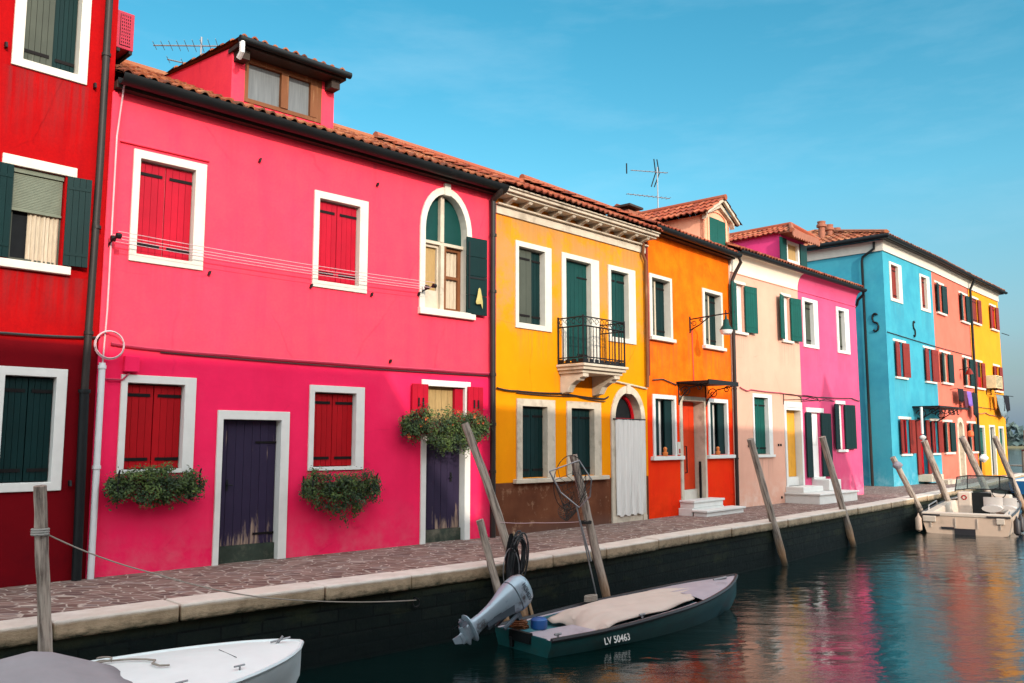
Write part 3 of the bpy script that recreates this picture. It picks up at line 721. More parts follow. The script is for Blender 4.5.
# gabled dormer flush with the front
q = MB(); A, B = 2.90, 4.24; Cn = (A+B)/2; DY = .12
for u in (A, B-.1): q.box(u, u+.1, DY, 2.6, 6.2, 7.13)
q.prism([(A,6.2),(A,7.14),(Cn,7.52),(B,7.14),(B,6.2)], DY, DY+.1)
dm = q.build('dormer', M['dormer_pink'], h.e, merge=False)
q = MB(); arch_frame(q, A+.24, B-.24, 6.5, 7.12, 7.30, .08, DY-.03, DY+.05); q.box(A+.1,B-.1,DY-.05,DY+.03,6.42,6.5); q.build('window_frame', M['dormer_pink'], dm)
q = MB(); q.box(A+.24,Cn-.003,DY-.02,DY-.002,6.5,7.13,tint=.2); q.box(Cn+.003,B-.24,DY-.02,DY-.002,6.5,7.13,tint=.3); q.build('shutter', M['teal_green'], dm)
q = MB(); q.prism([(A-.16,7.10),(Cn,7.56),(B+.16,7.10),(B+.16,7.18),(Cn,7.66),(A-.16,7.18)], DY-.22, DY-.15); q.prism([(A-.06,7.0),(A+.02,7.14),(Cn,7.42),(B-.02,7.14),(B+.06,7.0),(B+.06,7.13),(Cn,7.55),(A-.06,7.13)], DY-.12, DY-.001); q.build('bargeboard', M['cream'], dm)
q = MB(); sl = math.hypot(B-Cn+.22, .62)
tiles(q, (A-.22,DY-.25,7.12),(0,1,0),(Cn-A+.22,0,.52),3.2,sl-.05); tiles(q, (B+.22,DY-.25,7.12),(0,1,0),(-(B-Cn+.22),0,.52),3.2,sl-.02)
q.tint=.5; q.tube([(Cn,DY-.28,7.66),(Cn,1.4,7.66),(Cn,2.95,7.66)], .075, 8); q.build('dormer_roof', M['tile_red'], dm, merge=False)
roof(h, 6.28, y0=-.24, pitch=.47, mat='tile_red', clip=lambda a, b: not (a > A+.05 and .42 < b < 2.6))
gutter(h, 6.24, y=-.27, r=.095, u1=3.95, fascia=.1)
q = MB(); q.box(1.4,1.8,1.3,1.7,6.6,7.16); ch = q.build('chimney', M['terracotta'], h.e)
q = MB(); q.box(1.3,1.9,1.2,1.8,7.23,7.28); q.box(1.42,1.5,1.35,1.65,7.16,7.23); q.box(1.7,1.78,1.35,1.65,7.16,7.23); q.build('chimney_cap', M['wood_dark'], ch)
orange = h

# ---------------- pale pink house
h = House('pale_pink_house', P4, 46.22, 3.809, M['pale'], 'pale peach house with open teal shutters beside the magenta house', eave=6.0, depth=7)
for u0, u1 in ((.26,.70), (2.83,3.24)):
    w = h.window(u0, u1, 4.36, 5.58, lintel=.1, fr=(0,0,.08,0), fill='glass', sash='white_cool', curtain=(.1,.9,'curtain_white'), recess=.02, openL=(.38,14), openR=(.52,6), omat='teal_green', sill=(.12,.07,.07), planks=5)
h.window(1.05, 1.80, 1.28, 2.74, fr=(.06,.2,.09,.004), fmat='white_cool', mats=('teal_green','teal_green'), recess=.08, planks=3, sill=(.06,.07,.06))
h.hole(2.76, 3.70, -.03, 2.56)
q = MB(); q.ring((2.70,3.76,.4,2.69),(2.80,3.66,.4,2.46),-.03,.45,bottom=False); f = q.build('door_surround', M['white_cool'], h.e, bevel=.006)
q = MB()
for k in range(3): q.box(2.81+.28*k,2.81+.28*(k+1)-.005,.16,.19,.66,2.45,tint=.3*k)
do = q.build('door', M['door_yellow'], f)
q = MB(); q.box(2.86,3.05,.152,.159,1.55,2.3); q.build('pane', M['glass'], do)
q = MB(); q.box(2.80,3.66,.1,.45,.42,.655); q.build('threshold', M['white_cool'], f)
q = MB(); cu = [[(x, -.02-.5*math.sin(t), 2.80+.16*math.cos(t)-.05) for x in (2.7,3.75)] for t in [k*math.pi/16 for k in range(9)]]
for x in (2.7,3.75): q.tube([(x,-.5*math.sin(k*math.pi/16)-.01, 2.72+.16*math.cos(k*math.pi/16)) for k in range(9)], .012, 5); q.tube([(x,-.01,2.72),(x,-.5,2.72)], .01, 5); q.tube([(x,-.01,2.6),(x,-.01,2.88)], .012, 5)
q.tube([(2.7,-.5,2.72),(3.75,-.5,2.72)], .012, 5); q.tube([(2.7,-.37,2.83),(3.75,-.37,2.83)], .009, 5)
q.build('awning_frame', M['iron'], h.e)
q = MB(); q.box(2.6,5.0,-.95,-.001,-.06,.22); q.box(2.56,5.05,-.99,-.001,.222,.27); q.box(2.66,3.85,-.5,-.002,.272,.42); q.build('doorstep', M['white_cool'], h.e, bevel=.012)
def cove(h, u0, u1, mat, z0=5.86, z1=6.30, out=.24, name='cove_cornice'):
    q = MB(); n = 10
    prof = [(-out*(1-math.cos(k*math.pi/2/n)) - .004, z0 + (z1-z0)*math.sin(k*math.pi/2/n)) for k in range(n+1)]
    rings = [[(u, a, b) for a, b in prof] + [(u, .02, z1), (u, .02, z0)] for u in (u0, u1)]
    q.loft(rings); return q.build(name, mat, h.e, smooth=True)
M['cove_cream'] = plaster('cove_cream_plaster', (.84,.74,.60), (.80,.70,.56), stain=.1)
cove(h, .06, 3.80, M['cove_cream'])
q = MB(); q.box(.06,3.80,-.02,-.001,5.835,5.858); q.build('string_moulding', M['pale'], h.e)
wire(h, [(.35,-.03,2.96),(.7,-.03,2.88),(.9,-.03,2.92),(2.5,-.03,2.90),(3.8,-.03,2.88)], .013, 'cable_pink', sag=.01)
q = MB()
for x, z in ((.72,1.5),(2.32,1.52),(2.45,1.52),(2.4,.15)): q.box(x-.02,x+.02,-.03,-.001,z-.03,z+.03)
q.build('shutter_catch', M['iron'], h.e)
h.wall(ridge=7.9)
roof(h, 6.42, y0=-.24, pitch=.465, mat='tile_red', u0=.06, u1=3.83); gutter(h, 6.36, y=-.28, r=.085, u0=.05, u1=3.83, fascia=.06)
pale = h

# ---------------- magenta house
h = House('magenta_house', P5, 45.99, 3.983, M['magenta'], 'magenta pink house with dark green shutters, end of its row before the alley', eave=6.0, depth=7)
h.window(.36, .93, 4.36, 5.59, fr=(.13,.28,.1,.09), fmat='white_cool', mats=('green','green_grey'), recess=.09, planks=3)
h.window(2.63, 3.08, 4.36, 5.58, fr=(.13,.32,.1,.09), fmat='white_cool', mats=('green','green_grey'), recess=.09, planks=3)
h.window(2.30, 2.70, 1.38, 2.72, lintel=.14, fr=(0,0,.1,0), fmat='white_cool', fill='glass', sash='white_cool', curtain=(.05,.95,'curtain_white'), recess=.02, openL=(.40,8), openR=(.66,4), omat='green', sill=(.15,.08,.06), planks=4)
h.hole(.46, 1.06, .6, 2.42)
q = MB(); q.box(.22,1.32,-.03,.06,2.43,2.56); f = q.build('door_lintel', M['white_cool'], h.e, bevel=.006)
q = MB(); q.box(.40,1.16,-.08,.1,.562,.62); q.build('threshold', M['white_cool'], f, bevel=.006)
q = MB(); q.box(.465,1.055,.06,.09,.62,2.42); q.build('door', M['white_door'], f)
q = MB(); q.box(.55,.97,.05,.059,1.5,2.3); q.build('pane', M['curtain_white'], f)
for x0, x1, a in ((.44,.10,0),(1.08,1.72,0)):
    q = MB(); s = 1 if x1 > x0 else -1
    for k in range(3): q.box(min(x0+s*abs(x1-x0)*k/3, x0+s*(abs(x1-x0)*(k+1)/3-.004)), max(x0+s*abs(x1-x0)*k/3, x0+s*(abs(x1-x0)*(k+1)/3-.004)), -.065, -.035, .62, 2.42, tint=random.random())
    q.build('shutter', M['green'], f)
q = MB(); q.box(.42,1.2,-.5,-.002,.275,.56); q.build('doorstep', M['white_cool'], h.e, bevel=.01)
cove(h, .02, 3.97, M['magenta'])
q = MB(); q.box(.02,3.99,-.02,-.001,5.83,5.858); q.build('string_moulding', M['magenta'], h.e)
wire(h, [(.0,-.03,2.88),(1.2,-.03,2.88),(3.3,-.03,2.93),(3.9,-.03,2.86)], .014, 'cable', sag=.01)
q = MB()
for x in (.1,1.1): q.tube([(x,-.01,2.76),(x,-.2,2.82),(x,-.45,2.74)], .01, 5)
q.tube([(.1,-.45,2.74),(1.1,-.45,2.74)], .01, 5); q.build('awning_frame', M['iron'], h.e)
pipe(h, [(3.97,-.28,6.35),(4.04,-.25,6.2),(4.06,-.06,6.05),(4.06,-.02,5.9),(4.06,.1,5.8)], .045, 'gutter')
h.wall(ridge=7.9)
q = MB(); A, B, DY = .22, 1.70, .55; Cn = (A+B)/2
for u in (A, B-.1): q.box(u, u+.1, DY, 3.2, 6.3, 7.72)
q.box(A+.1,B-.1,DY,DY+.1,6.3,6.86); q.box(A+.1,.50,DY,DY+.1,6.86,7.72); q.box(1.30,B-.1,DY,DY+.1,6.86,7.72); q.box(.5,1.3,DY,DY+.1,7.46,7.72)
dm = q.build('dormer', M['dormer_magenta'], h.e, merge=False)
q = MB(); q.ring((.48,1.32,6.84,7.48),(.58,1.22,6.92,7.40),DY-.03,DY+.08); q.build('window_frame', M['white_cool'], dm)
q = MB(); q.box(.5,1.3,DY+.05,DY+.06,6.86,7.46); q.build('pane', M['sacking'], dm)
for x0, x1 in ((.06,.46),(1.34,1.76)):
    q = MB(); q.box(x0,x1,DY-.06,DY-.03,6.82,7.5); q.build('shutter', M['mid_green'], dm)
q = MB()
rid, ev = 8.02, 7.70
tiles(q, (A-.12,DY-.4,ev-.08),(0,1,0),(Cn-A+.12,0,rid-ev+.08),3.9,math.hypot(Cn-A+.12,.42), clip=lambda a,b: a > b*.55)
tiles(q, (B+.12,DY-.4,ev-.08),(0,1,0),(-(B-Cn+.12),0,rid-ev+.08),3.9,math.hypot(Cn-A+.12,.42), clip=lambda a,b: a > b*.55)
q.tint=.5; q.tube([(Cn,DY+.05,rid+.02),(Cn,2,rid+.02),(Cn,4.0,rid+.02)], .08, 8)
for s in (A-.14,B+.14): q.tube([(s,DY-.42,ev-.06),(Cn,DY+.05,rid+.03)], .07, 8)
q.poly([(A-.12,DY-.4,ev-.06),(B+.12,DY-.4,ev-.06),(Cn,DY+.05,rid)]); q.build('dormer_roof', M['tile_red'], dm, merge=False)
q = MB(); n = 12
for k in range(n):
    x0 = A-.13+(B-A+.26)*k/n; x1 = A-.13+(B-A+.26)*(k+1)/n
    q.prism([(x0,ev-.04),(x0,ev-.22),((x0+x1)/2,ev-.28),(x1,ev-.22),(x1,ev-.04)], DY-.45, DY-.42)
q.box(A-.13,B+.13,DY-.42,DY+.0,ev-.10,ev-.05); q.build('fascia', M['terracotta'], dm)
roof(h, 6.42, y0=-.24, pitch=.465, mat='tile_red', u0=-.02, u1=4.05, clip=lambda a, b: not (A+.1 < a < B-.1 and .85 < b < 3.3)); gutter(h, 6.36, y=-.28, r=.085, u0=-.15, u1=4.08, fascia=.06)
magenta = h

# ---------------- turquoise house (corner, three floors)
h = House('turquoise_house', Q0, 46.57, 5.426, M['blue'], 'three storey turquoise corner house with brick red shutters', eave=9.17, depth=9, z0=-.35)
for u0, u1 in ((.75,1.50), (4.04,4.70)):
    h.window(u0, u1, 6.98, 8.26, fr=(.14,.36,.1,.12), mats=('brick_paint','brick_paint'), recess=.08, planks=3)
for u0, u1, lw, rw in ((1.06,1.48,.40,.56),(4.3,4.75,.44,.62)):
    h.window(u0, u1, 4.02, 5.34, lintel=.45, fr=(0,0,.09,0), fill='dark', sash='red_deep', recess=.02, openL=(lw,6), openR=(rw,5), omat='brick_paint', sill=(.4,.08,.08), planks=4)
h.window(1.05, 1.75, 1.16, 2.44, lintel=.3, fr=(0,0,.1,0), fill='dark', sash='red_deep', recess=.02, openL=(.36,10), openR=(.46,6), omat='brick_paint', sill=(.2,.08,.06), planks=4)
h.window(4.45, 5.0, 1.16, 2.44, lintel=.25, fr=(0,0,.1,0), fill='dark', sash='red_deep', recess=.02, openL=(.34,10), openR=(.42,6), omat='brick_paint', sill=(.2,.08,.06), planks=4)
h.door(2.85, 3.6, .36, 2.46, frame=False, mat='red_deep', planks=4, recess=.1, handle=False, straps=False)
q = MB(); q.box(2.48,2.84,-.07,-.035,.36,2.46); q.box(3.62,3.98,-.07,-.035,.36,2.46); q.build('door_shutter', M['brick_paint'], h.e)
q = MB(); q.box(2.55,3.9,-.5,-.001,.1,.355); q.box(3.1,4.6,-.9,-.501,-.15,.16); q.build('doorstep', M['cream'], h.e, bevel=.01)
q = MB(); q.box(-.02,5.44,-.05,-.001,8.66,8.98); q.box(-.03,5.44,-.10,-.001,8.982,9.05)
q.box(-.05,-.001,-.05,9.0,8.66,8.98); q.box(-.10,-.001,-.10,9.0,8.982,9.05); q.build('frieze', M['white'], h.e)
q = MB(); q.tube([(-.10,.25,9.0),(-.12,.25,8.75),(-.10,.68,8.5),(-.10,.72,8.35),(-.10,.72,3.0)], .05, 8); q.build('downpipe', M['gutter'], h.e, smooth=True)
q = MB(); q.tube([(-.10,.72,3.0),(-.10,.72,.0)], .055, 8); q.build('lower_downpipe', M['pipe_brown'], h.e, smooth=True)
def ess(f, c, s):
    pts = []
    for k in range(25):
        t = k/24; 
        if t < .5: a = R(40 + 230*t*2); x, z = math.cos(a)*.5, .5+math.sin(a)*.5
        else: a = R(90 - 230*(t-.5)*2); x, z = math.cos(a)*.5, -.5+math.sin(a)*.5
        pts.append(f(c, x*s*.62, z*s))
    return pts
q = MB(); q.tube(ess(lambda c,x,z: (c[0]+x,-.03,c[1]+z), (2.93,6.0), .30), .030, 6); q.build('wall_anchor', M['iron'], h.e, smooth=True)
q = MB(); q.tube(ess(lambda c,x,z: (-.03,c[0]-x,c[1]+z), (.36,6.0), .33), .036, 6); q.build('wall_anchor', M['iron'], h.e, smooth=True)
q = MB(); q.box(2.3,5.9,-1.0,-.002,2.90,2.96)
cp = q.build('door_canopy', M['iron'], h.e)
for x in (2.4,4.6):
    q = MB()
    q.tube([(x, -.3+.2*math.cos(t)*(1-t/12), 2.66+.18*math.sin(t)*(1-t/12)) for t in [k*.45 for k in range(18)]], .02, 5)
    q.tube([(x, -.72+.14*math.cos(t)*(1-t/12), 2.74+.12*math.sin(t)*(1-t/12)) for t in [k*.45 for k in range(18)]], .02, 5)
    q.tube([(x,-.01,2.35),(x,-.3,2.48),(x,-.95,2.88)], .02, 5); q.build('bracket', M['iron'], cp)
q = MB()
for x in (2.4,2.9,3.4,3.9,4.4): q.tube([(x+.25*(t/6)+.16*math.cos(t)*(1-t/9)-.1, -.99, 2.72+.13*math.sin(t)*(1-t/9)) for t in [k*.45 for k in range(14)]], .018, 5)
q.build('scrollwork', M['iron'], cp)
wire(h, [(.05,-.03,5.62),(2.5,-.03,5.56),(5.4,-.03,5.5)], .016, 'cable')
h.wall(ridge=None)
def hip_roof(h, z, D, pitch, mat, over=.3, left_hip=True, right_hip=False):
    L = h.L; q = MB(); hw = D/2 + over; n = math.hypot(1, pitch); lv = hw*n; ov = over
    tiles(q, (-ov,-ov,z),(1,0,0),(0,1,pitch), L+ov*(1+right_hip), lv, period=.24, row=.42, clip=lambda a,b: (a > b/n-.1 if left_hip else True) and (L+2*ov-a > b/n-.1 if right_hip else True))
    q.tint = .15
    if left_hip:
        tiles(q, (-ov,-ov,z),(0,1,0),(1,0,pitch), D+2*ov, lv, period=.24, row=.42, clip=lambda a,b: b/n-.1 < a < D+2*ov-b/n+.1)
        q.poly([(-ov+.06,-ov+.06,z),(hw-ov,hw-ov,z+hw*pitch-.03),(-ov+.06,D+ov,z)])
    x0 = hw-ov if left_hip else -ov; x1 = L+ov-hw if right_hip else L
    q.poly([(-ov+.06,-ov+.06,z),(L+ov*right_hip,-ov+.06,z),(x1,hw-ov,z+hw*pitch-.03),(x0,hw-ov,z+hw*pitch-.03)])
    q.poly([(L+ov*right_hip,D+ov,z),(-ov,D+ov,z),(x0,hw-ov,z+hw*pitch-.03),(x1,hw-ov,z+hw*pitch-.03)])
    if right_hip: q.poly([(L+ov,-ov,z),(L+ov,D+ov,z),(x1,hw-ov,z+hw*pitch)])
    q.tint = .6; zr = z+hw*pitch+.03
    if x1 > x0: q.tube([(x0,hw-ov,zr),(x1,hw-ov,zr)], .1, 8)
    if left_hip:
        q.tube([(-ov,-ov,z+.06),(x0,hw-ov,zr)], .1, 8); q.tube([(-ov,D+ov,z+.06),(x0,hw-ov,zr)], .1, 8)
    return q.build('roof', M[mat], h.e, merge=False)
rf = hip_roof(h, 9.2, 9.0, .36, 'tile')
gutter(h, 9.13, y=-.34, r=.09, u0=-.4, u1=5.43, fascia=.08)
q = MB(); q.tube([(-.36,-.4,9.12),(-.36,9.3,9.12)], .09, 10); q.build('side_gutter', M['gutter'], h.e, smooth=True)
for x, y in ((1.5,2.9),(2.25,2.9),(3.0,2.9)):
    q = MB(); q.tube([(x,y,9.6),(x,y,10.3),(x,y,10.33),(x,y,10.43),(x,y,10.46),(x,y,10.56)], [.13,.13,.2,.2,.15,.17], 10); q.build('chimney_pot', M['terracotta'], h.e, smooth=True)
blue = h

# ---------------- salmon house
h = House('salmon_house', Q1, 48.07, 5.522, M['salmon'], 'salmon house with dark green shutters and an arched doorway behind the motorboat', eave=9.17, depth=9)
for u0, u1, z0, z1 in ((.75,1.2,7.02,8.24),(4.3,4.85,7.02,8.26),(.9,1.55,4.08,5.32),(4.25,4.85,4.1,5.34),(.75,1.25,1.18,2.42),(4.35,4.9,1.18,2.42)):
    h.window(u0, u1, z0, z1, lintel=.45, fr=(0,0,.1,0), fill='glass', sash='curtain', recess=.02, openL=(.48,8), openR=(.56,4), omat='green', sill=(.4,.09,.1), planks=4)
h.hole(2.5, 3.24, -.05, 2.52, arch=2.2)
q = MB(); arch_frame(q, 2.55, 3.2, -.05, 2.2, 2.46, .2, -.03, .3); f = q.build('door_surround', M['cream'], h.e)
q = MB(); q.prism([(2.55,-.05),(2.55,2.2)]+arc(2.55,3.2,2.2,2.45)+[(3.2,2.2),(3.2,-.05)], .16,.19); q.build('door', M['cream'], f)
q = MB(); q.box(.0,5.53,-.05,-.001,8.66,8.98); q.box(.0,5.53,-.10,-.001,8.982,9.05); q.build('frieze', M['white'], h.e)
pipe(h, [(5.45,-.3,9.0),(5.43,-.12,8.6),(5.43,-.10,6.0),(5.43,-.10,3.2),(5.43,-.1,.1)], .055, 'gutter')
wire(h, [(0,-.03,5.5),(5.4,-.03,5.5)], .014, 'cable')
h.wall(ridge=10.2); roof(h, 9.2, y0=-.3, pitch=.26); gutter(h, 9.13, y=-.34, r=.09, fascia=.08)
salmon = h

# ---------------- far yellow house
h = House('sunny_yellow_house', Q2, 47.1, 5.121, M['far_yellow'], 'sunny yellow house at the far end of the row, with a wall air conditioner', eave=9.17, depth=9)
h.window(.5, 1.3, 7.15, 8.3, lintel=.25, fr=(0,0,.1,0), mats=('brick_paint','brick_paint'), recess=.02, sill=(.3,.09,.1), openR=(.4,5), omat='brick_paint')
h.window(3.7, 4.4, 7.15, 8.3, lintel=.25, fr=(0,0,.1,0), mats=('red_deep','red_deep'), recess=.02, sill=(.3,.09,.1), openL=(.4,5), openR=(.4,5), omat='brick_paint')
w = h.window(.55, 1.3, 4.1, 5.3, lintel=.25, fr=(0,0,.1,0), mats=('green','green'), recess=.02, sill=(.3,.09,.1), openL=(.3,5), openR=(.4,5), omat='brick_paint')
q = MB(); q.box(.56,1.29,.0,.015,4.11,4.6); q.build('flower_panel', M['red_deep'], w)
h.window(3.7, 4.4, 4.1, 5.3, lintel=.25, fr=(0,0,.1,0), fill='dark', sash='red_deep', recess=.02, sill=(.3,.09,.1), openL=(.4,5), openR=(.4,5), omat='brick_paint')
h.window(.36, 1.16, 1.03, 2.26, fr=(.08,.08,.1,.08), mats=('teal_green','teal_green'), recess=.06)
h.window(3.75, 4.5, 1.03, 2.26, fr=(.08,.08,.1,.08), mats=('teal_green','teal_green'), recess=.06)
h.door(2.15, 2.9, .05, 2.3, fr=(.1,.1,.1), mat='green', planks=4, straps=False)
q = MB(); q.box(.0,5.12,-.05,-.001,8.66,8.98); q.box(.0,5.14,-.10,-.001,8.982,9.05); q.build('frieze', M['white'], h.e)
wire(h, [(.2,-.04,2.9),(1.5,-.04,2.96),(2.6,-.04,2.86),(5.0,-.04,2.9)], .02, 'terracotta', sag=.03); wire(h, [(.2,-.04,3.2),(5.0,-.04,3.2)], .012, 'cable', sag=.03)
h.wall(ridge=10.2); roof(h, 9.2, y0=-.3, pitch=.26, u1=5.3); gutter(h, 9.13, y=-.34, r=.09, u1=5.4, fascia=.08)
q = MB()
for z in (7.05,3.9): q.tube([(5.1,-.1,z),(6.4,-.12,z)], .02, 6)
q.build('drying_bar', M['iron'], h.e)
fary = h

# ---------------- houses on the near bank, behind the viewer (they shade the lower walls opposite)
def opposite(name, label, un0, un1, n0, depth, eave, mat, pitch=.18, gables=()):
    a = R(43.74); uv = Vector((math.cos(a), math.sin(a), 0)); nv = Vector((math.sin(a), -math.cos(a), 0))
    P = Vector((P1[0], P1[1], 0)) + uv*un1 + nv*n0
    hh = House(name, (P.x, P.y), 43.74+180, un1-un0, mat, label, eave=eave, depth=depth)
    k = 0; u = .9
    while u + 1.6 < hh.L:
        for z in (1.1, 3.9) + ((6.4,) if eave > 8.2 else ()): hh.window(u, u+.8, z, z+1.25, mats=('green','green'))
        u += 2.4
    hh.wall()
    q = MB(); o = .15; D = depth; hw = (D)/2
    x0, x1 = min(hw, hh.L/2), max(hh.L-hw, hh.L/2)
    zr = eave + hw*pitch
    q.poly([(-o,-o,eave),(hh.L+o,-o,eave),(x1,hw,zr),(x0,hw,zr)]); q.poly([(hh.L+o,D+o,eave),(-o,D+o,eave),(x0,hw,zr),(x1,hw,zr)])
    q.poly([(-o,D+o,eave),(-o,-o,eave),(x0,hw,zr)]); q.poly([(hh.L+o,-o,eave),(hh.L+o,D+o,eave),(x1,hw,zr)])
    q.build('roof', M['tile'], hh.e)
    for g0, g1, zt in gables:
        q = MB(); q.prism([(un1-g1,eave-.3),(un1-(g0+g1)/2,zt),(un1-g0,eave-.3)], .05, min(2.5, depth-.2)); q.build('dormer', mat, hh.e)
    return hh

opposite('opposite_house', 'tall ochre house on the near bank behind the viewer, its shadow on the pink house', -14, .35, 13.5, 7.0, 8.0, M['ochre'], .16)
opposite('opposite_house', 'low brick red annex on the near bank between the ochre and salmon houses', .36, 2.6, 13.6, 6.0, 5.7, M['red'], .12)
opposite('opposite_house', 'long salmon house on the near bank, shading the foot of the yellow and peach houses', 2.62, 15.0, 12.8, 7.0, 7.25, M['salmon'], .14)
opposite('opposite_house', 'slim shallow magenta house with a pointed dormer on the near bank', 15.02, 17.4, 12.8, 2.2, 7.0, M['magenta'], .14, gables=((15.7,17.35,9.05),))

# ================================================================== GROUND, QUAY, WATER
A0 = R(43.74); UV = Vector((math.cos(A0), math.sin(A0), 0)); NV = Vector((math.sin(A0), -math.cos(A0), 0)); PB = Vector((P1[0], P1[1], 0))
def qp(u, n, z=0): return PB + UV*u + NV*n + Vector((0,0,z))
EDGE = [(-30,2.6),(-16,2.55),(-8,2.5),(-1.5,2.45),(0,2.42),(2,2.46),(4.1,2.50),(7,2.33),(8.5,2.18),(12.9,1.84),(18.8,1.26),(22.8,.78),(26,.35),(30,-.25),(36,-1.2),(42,-2.2),(47,-3.1)]
def edge_n(u):
    for (a, na), (b, nb) in zip(EDGE, EDGE[1:]):
        if a <= u <= b: return na + (nb-na)*(u-a)/(b-a)
    return EDGE[-1][1]
SW = .42
def paving_mat():
    m, nt, b = newmat('crazy_paving')
    tc = coords(nt, (1,1,1)); mp = nd(nt, 'ShaderNodeMapping'); mp.inputs['Rotation'].default_value = (0,0,-A0); mp.inputs['Scale'].default_value = (1.15,1.9,1)
    nt.links.new(tc, mp.inputs[0])
    nz = nd(nt, 'ShaderNodeTexNoise'); nz.inputs['Scale'].default_value = 1.6; nt.links.new(mp.outputs[0], nz.inputs['Vector'])
    vv = nd(nt, 'ShaderNodeMix', data_type='VECTOR'); vv.inputs[0].default_value = .12; nt.links.new(mp.outputs[0], vv.inputs[4]); nt.links.new(nz.outputs['Color'], vv.inputs[5])
    v1 = nd(nt, 'ShaderNodeTexVoronoi', feature='F1'); v2 = nd(nt, 'ShaderNodeTexVoronoi', feature='DISTANCE_TO_EDGE')
    for v in (v1, v2): nt.links.new(vv.outputs[1], v.inputs['Vector']); v.inputs['Randomness'].default_value = .95
    sx = nd(nt, 'ShaderNodeSeparateColor'); nt.links.new(v1.outputs['Color'], sx.inputs[0])
    n = noise(nt, tc, 7, 6, .65); n2 = noise(nt, tc, .8, 4, .6)
    c = mix(nt, sx.outputs[0], (.13,.070,.056), (.24,.15,.125))
    c = mix(nt, ramp(nt, sx.outputs[1], .6, 1.), c, (.10,.055,.050)); c = mix(nt, ramp(nt, sx.outputs[2], .85, .93), c, (.20,.15,.14))
    c = mix(nt, ramp(nt, n, .4, .7, 0, .5), c, (.09,.055,.05))
    j = ramp(nt, v2.outputs['Distance'], .022, .055)
    mort = mix(nt, n, (.48,.41,.35), (.30,.25,.21))
    c = mix(nt, j, mort, c); c = mix(nt, ramp(nt, n2, .5, .75, 0, .18), c, (.30,.24,.22))
    nt.links.new(c, b.inputs['Base Color']); b.inputs['Roughness'].default_value = .8; b.inputs['Specular IOR Level'].default_value = .15
    bump(nt, b, math_(nt, 'ADD', j, math_(nt, 'MULTIPLY', n, .6)), .5, .012)
    return m
M['paving'] = paving_mat()
def slab_mat():
    m, nt, b = newmat('istrian_kerb_stone')
    v = coords(nt); z, _ = sep_z(nt, v); n = noise(nt, v, 4, 7, .68); n2 = noise(nt, coords(nt,(1,1,3)), 9, 6, .7); n3 = noise(nt, v, .7, 3, .6)
    c = mix(nt, ramp(nt, n, .35, .7), (.60,.55,.49), (.46,.40,.34))
    c = mix(nt, ramp(nt, n3, .4, .65, 0, .45), c, (.58,.47,.38))
    zz = math_(nt, 'ADD', z, math_(nt, 'MULTIPLY', math_(nt, 'SUBTRACT', n2, .5), .03))
    c = mix(nt, ramp(nt, zz, -.035, -.008, 1, 0), c, mix(nt, ramp(nt, n, .35, .65), (.42,.31,.20), (.25,.18,.11)))
    zz = math_(nt, 'ADD', z, math_(nt, 'MULTIPLY', math_(nt, 'SUBTRACT', n2, .5), .16))
    c = mix(nt, ramp(nt, zz, -.165, -.085, 1, 0), c, mix(nt, ramp(nt, n2, .4, .6), (.020,.022,.010), (.06,.05,.025)))
    c = mix(nt, ramp(nt, n2, .64, .8, 0, .5), c, (.2,.16,.12))
    nt.links.new(c, b.inputs['Base Color']); b.inputs['Roughness'].default_value = .75; b.inputs['Specular IOR Level'].default_value = .3
    bump(nt, b, n2, .6, .02); return m
M['slab'] = slab_mat()
def quay_mat():
    m, nt, b = newmat('wet_algae_brick')
    v = coords(nt); mp = nd(nt, 'ShaderNodeMapping'); mp.inputs['Rotation'].default_value = (R(90),0,A0)
    tcb = nd(nt, 'ShaderNodeTexCoord')
    n = noise(nt, v, 5, 7, .7); n2 = noise(nt, coords(nt,(1,1,2.5)), 1.4, 5, .65); z, _x = sep_z(nt, v)
    br = nd(nt, 'ShaderNodeTexBrick'); br.inputs['Scale'].default_value = 1.0; br.inputs['Brick Width'].default_value = .46; br.inputs['Row Height'].default_value = .14; br.inputs['Mortar Size'].default_value = .012
    m1 = nd(nt, 'ShaderNodeMapping'); m1.inputs['Rotation'].default_value = (0,0,-A0); nt.links.new(v, m1.inputs[0])
    sx = nd(nt, 'ShaderNodeSeparateXYZ'); nt.links.new(m1.outputs[0], sx.inputs[0]); cb_ = nd(nt, 'ShaderNodeCombineXYZ'); nt.links.new(sx.outputs[0], cb_.inputs[0]); nt.links.new(sx.outputs[2], cb_.inputs[1]); nt.links.new(cb_.outputs[0], br.inputs['Vector'])
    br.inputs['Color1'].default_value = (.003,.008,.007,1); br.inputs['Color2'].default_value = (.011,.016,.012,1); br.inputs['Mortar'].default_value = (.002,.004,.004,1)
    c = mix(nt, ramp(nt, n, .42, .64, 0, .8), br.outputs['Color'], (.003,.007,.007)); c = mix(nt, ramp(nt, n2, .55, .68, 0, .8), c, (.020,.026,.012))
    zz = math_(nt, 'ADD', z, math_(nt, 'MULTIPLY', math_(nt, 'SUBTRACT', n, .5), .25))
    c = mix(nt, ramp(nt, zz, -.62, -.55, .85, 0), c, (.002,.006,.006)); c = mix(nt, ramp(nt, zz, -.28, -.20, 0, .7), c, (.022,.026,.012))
    nt.links.new(c, b.inputs['Base Color']); b.inputs['Roughness'].default_value = .75; b.inputs['Specular IOR Level'].default_value = .15
    bump(nt, b, math_(nt, 'ADD', math_(nt, 'MULTIPLY', br.outputs['Fac'], -.6), n), .8, .03); return m
M['quay'] = quay_mat()
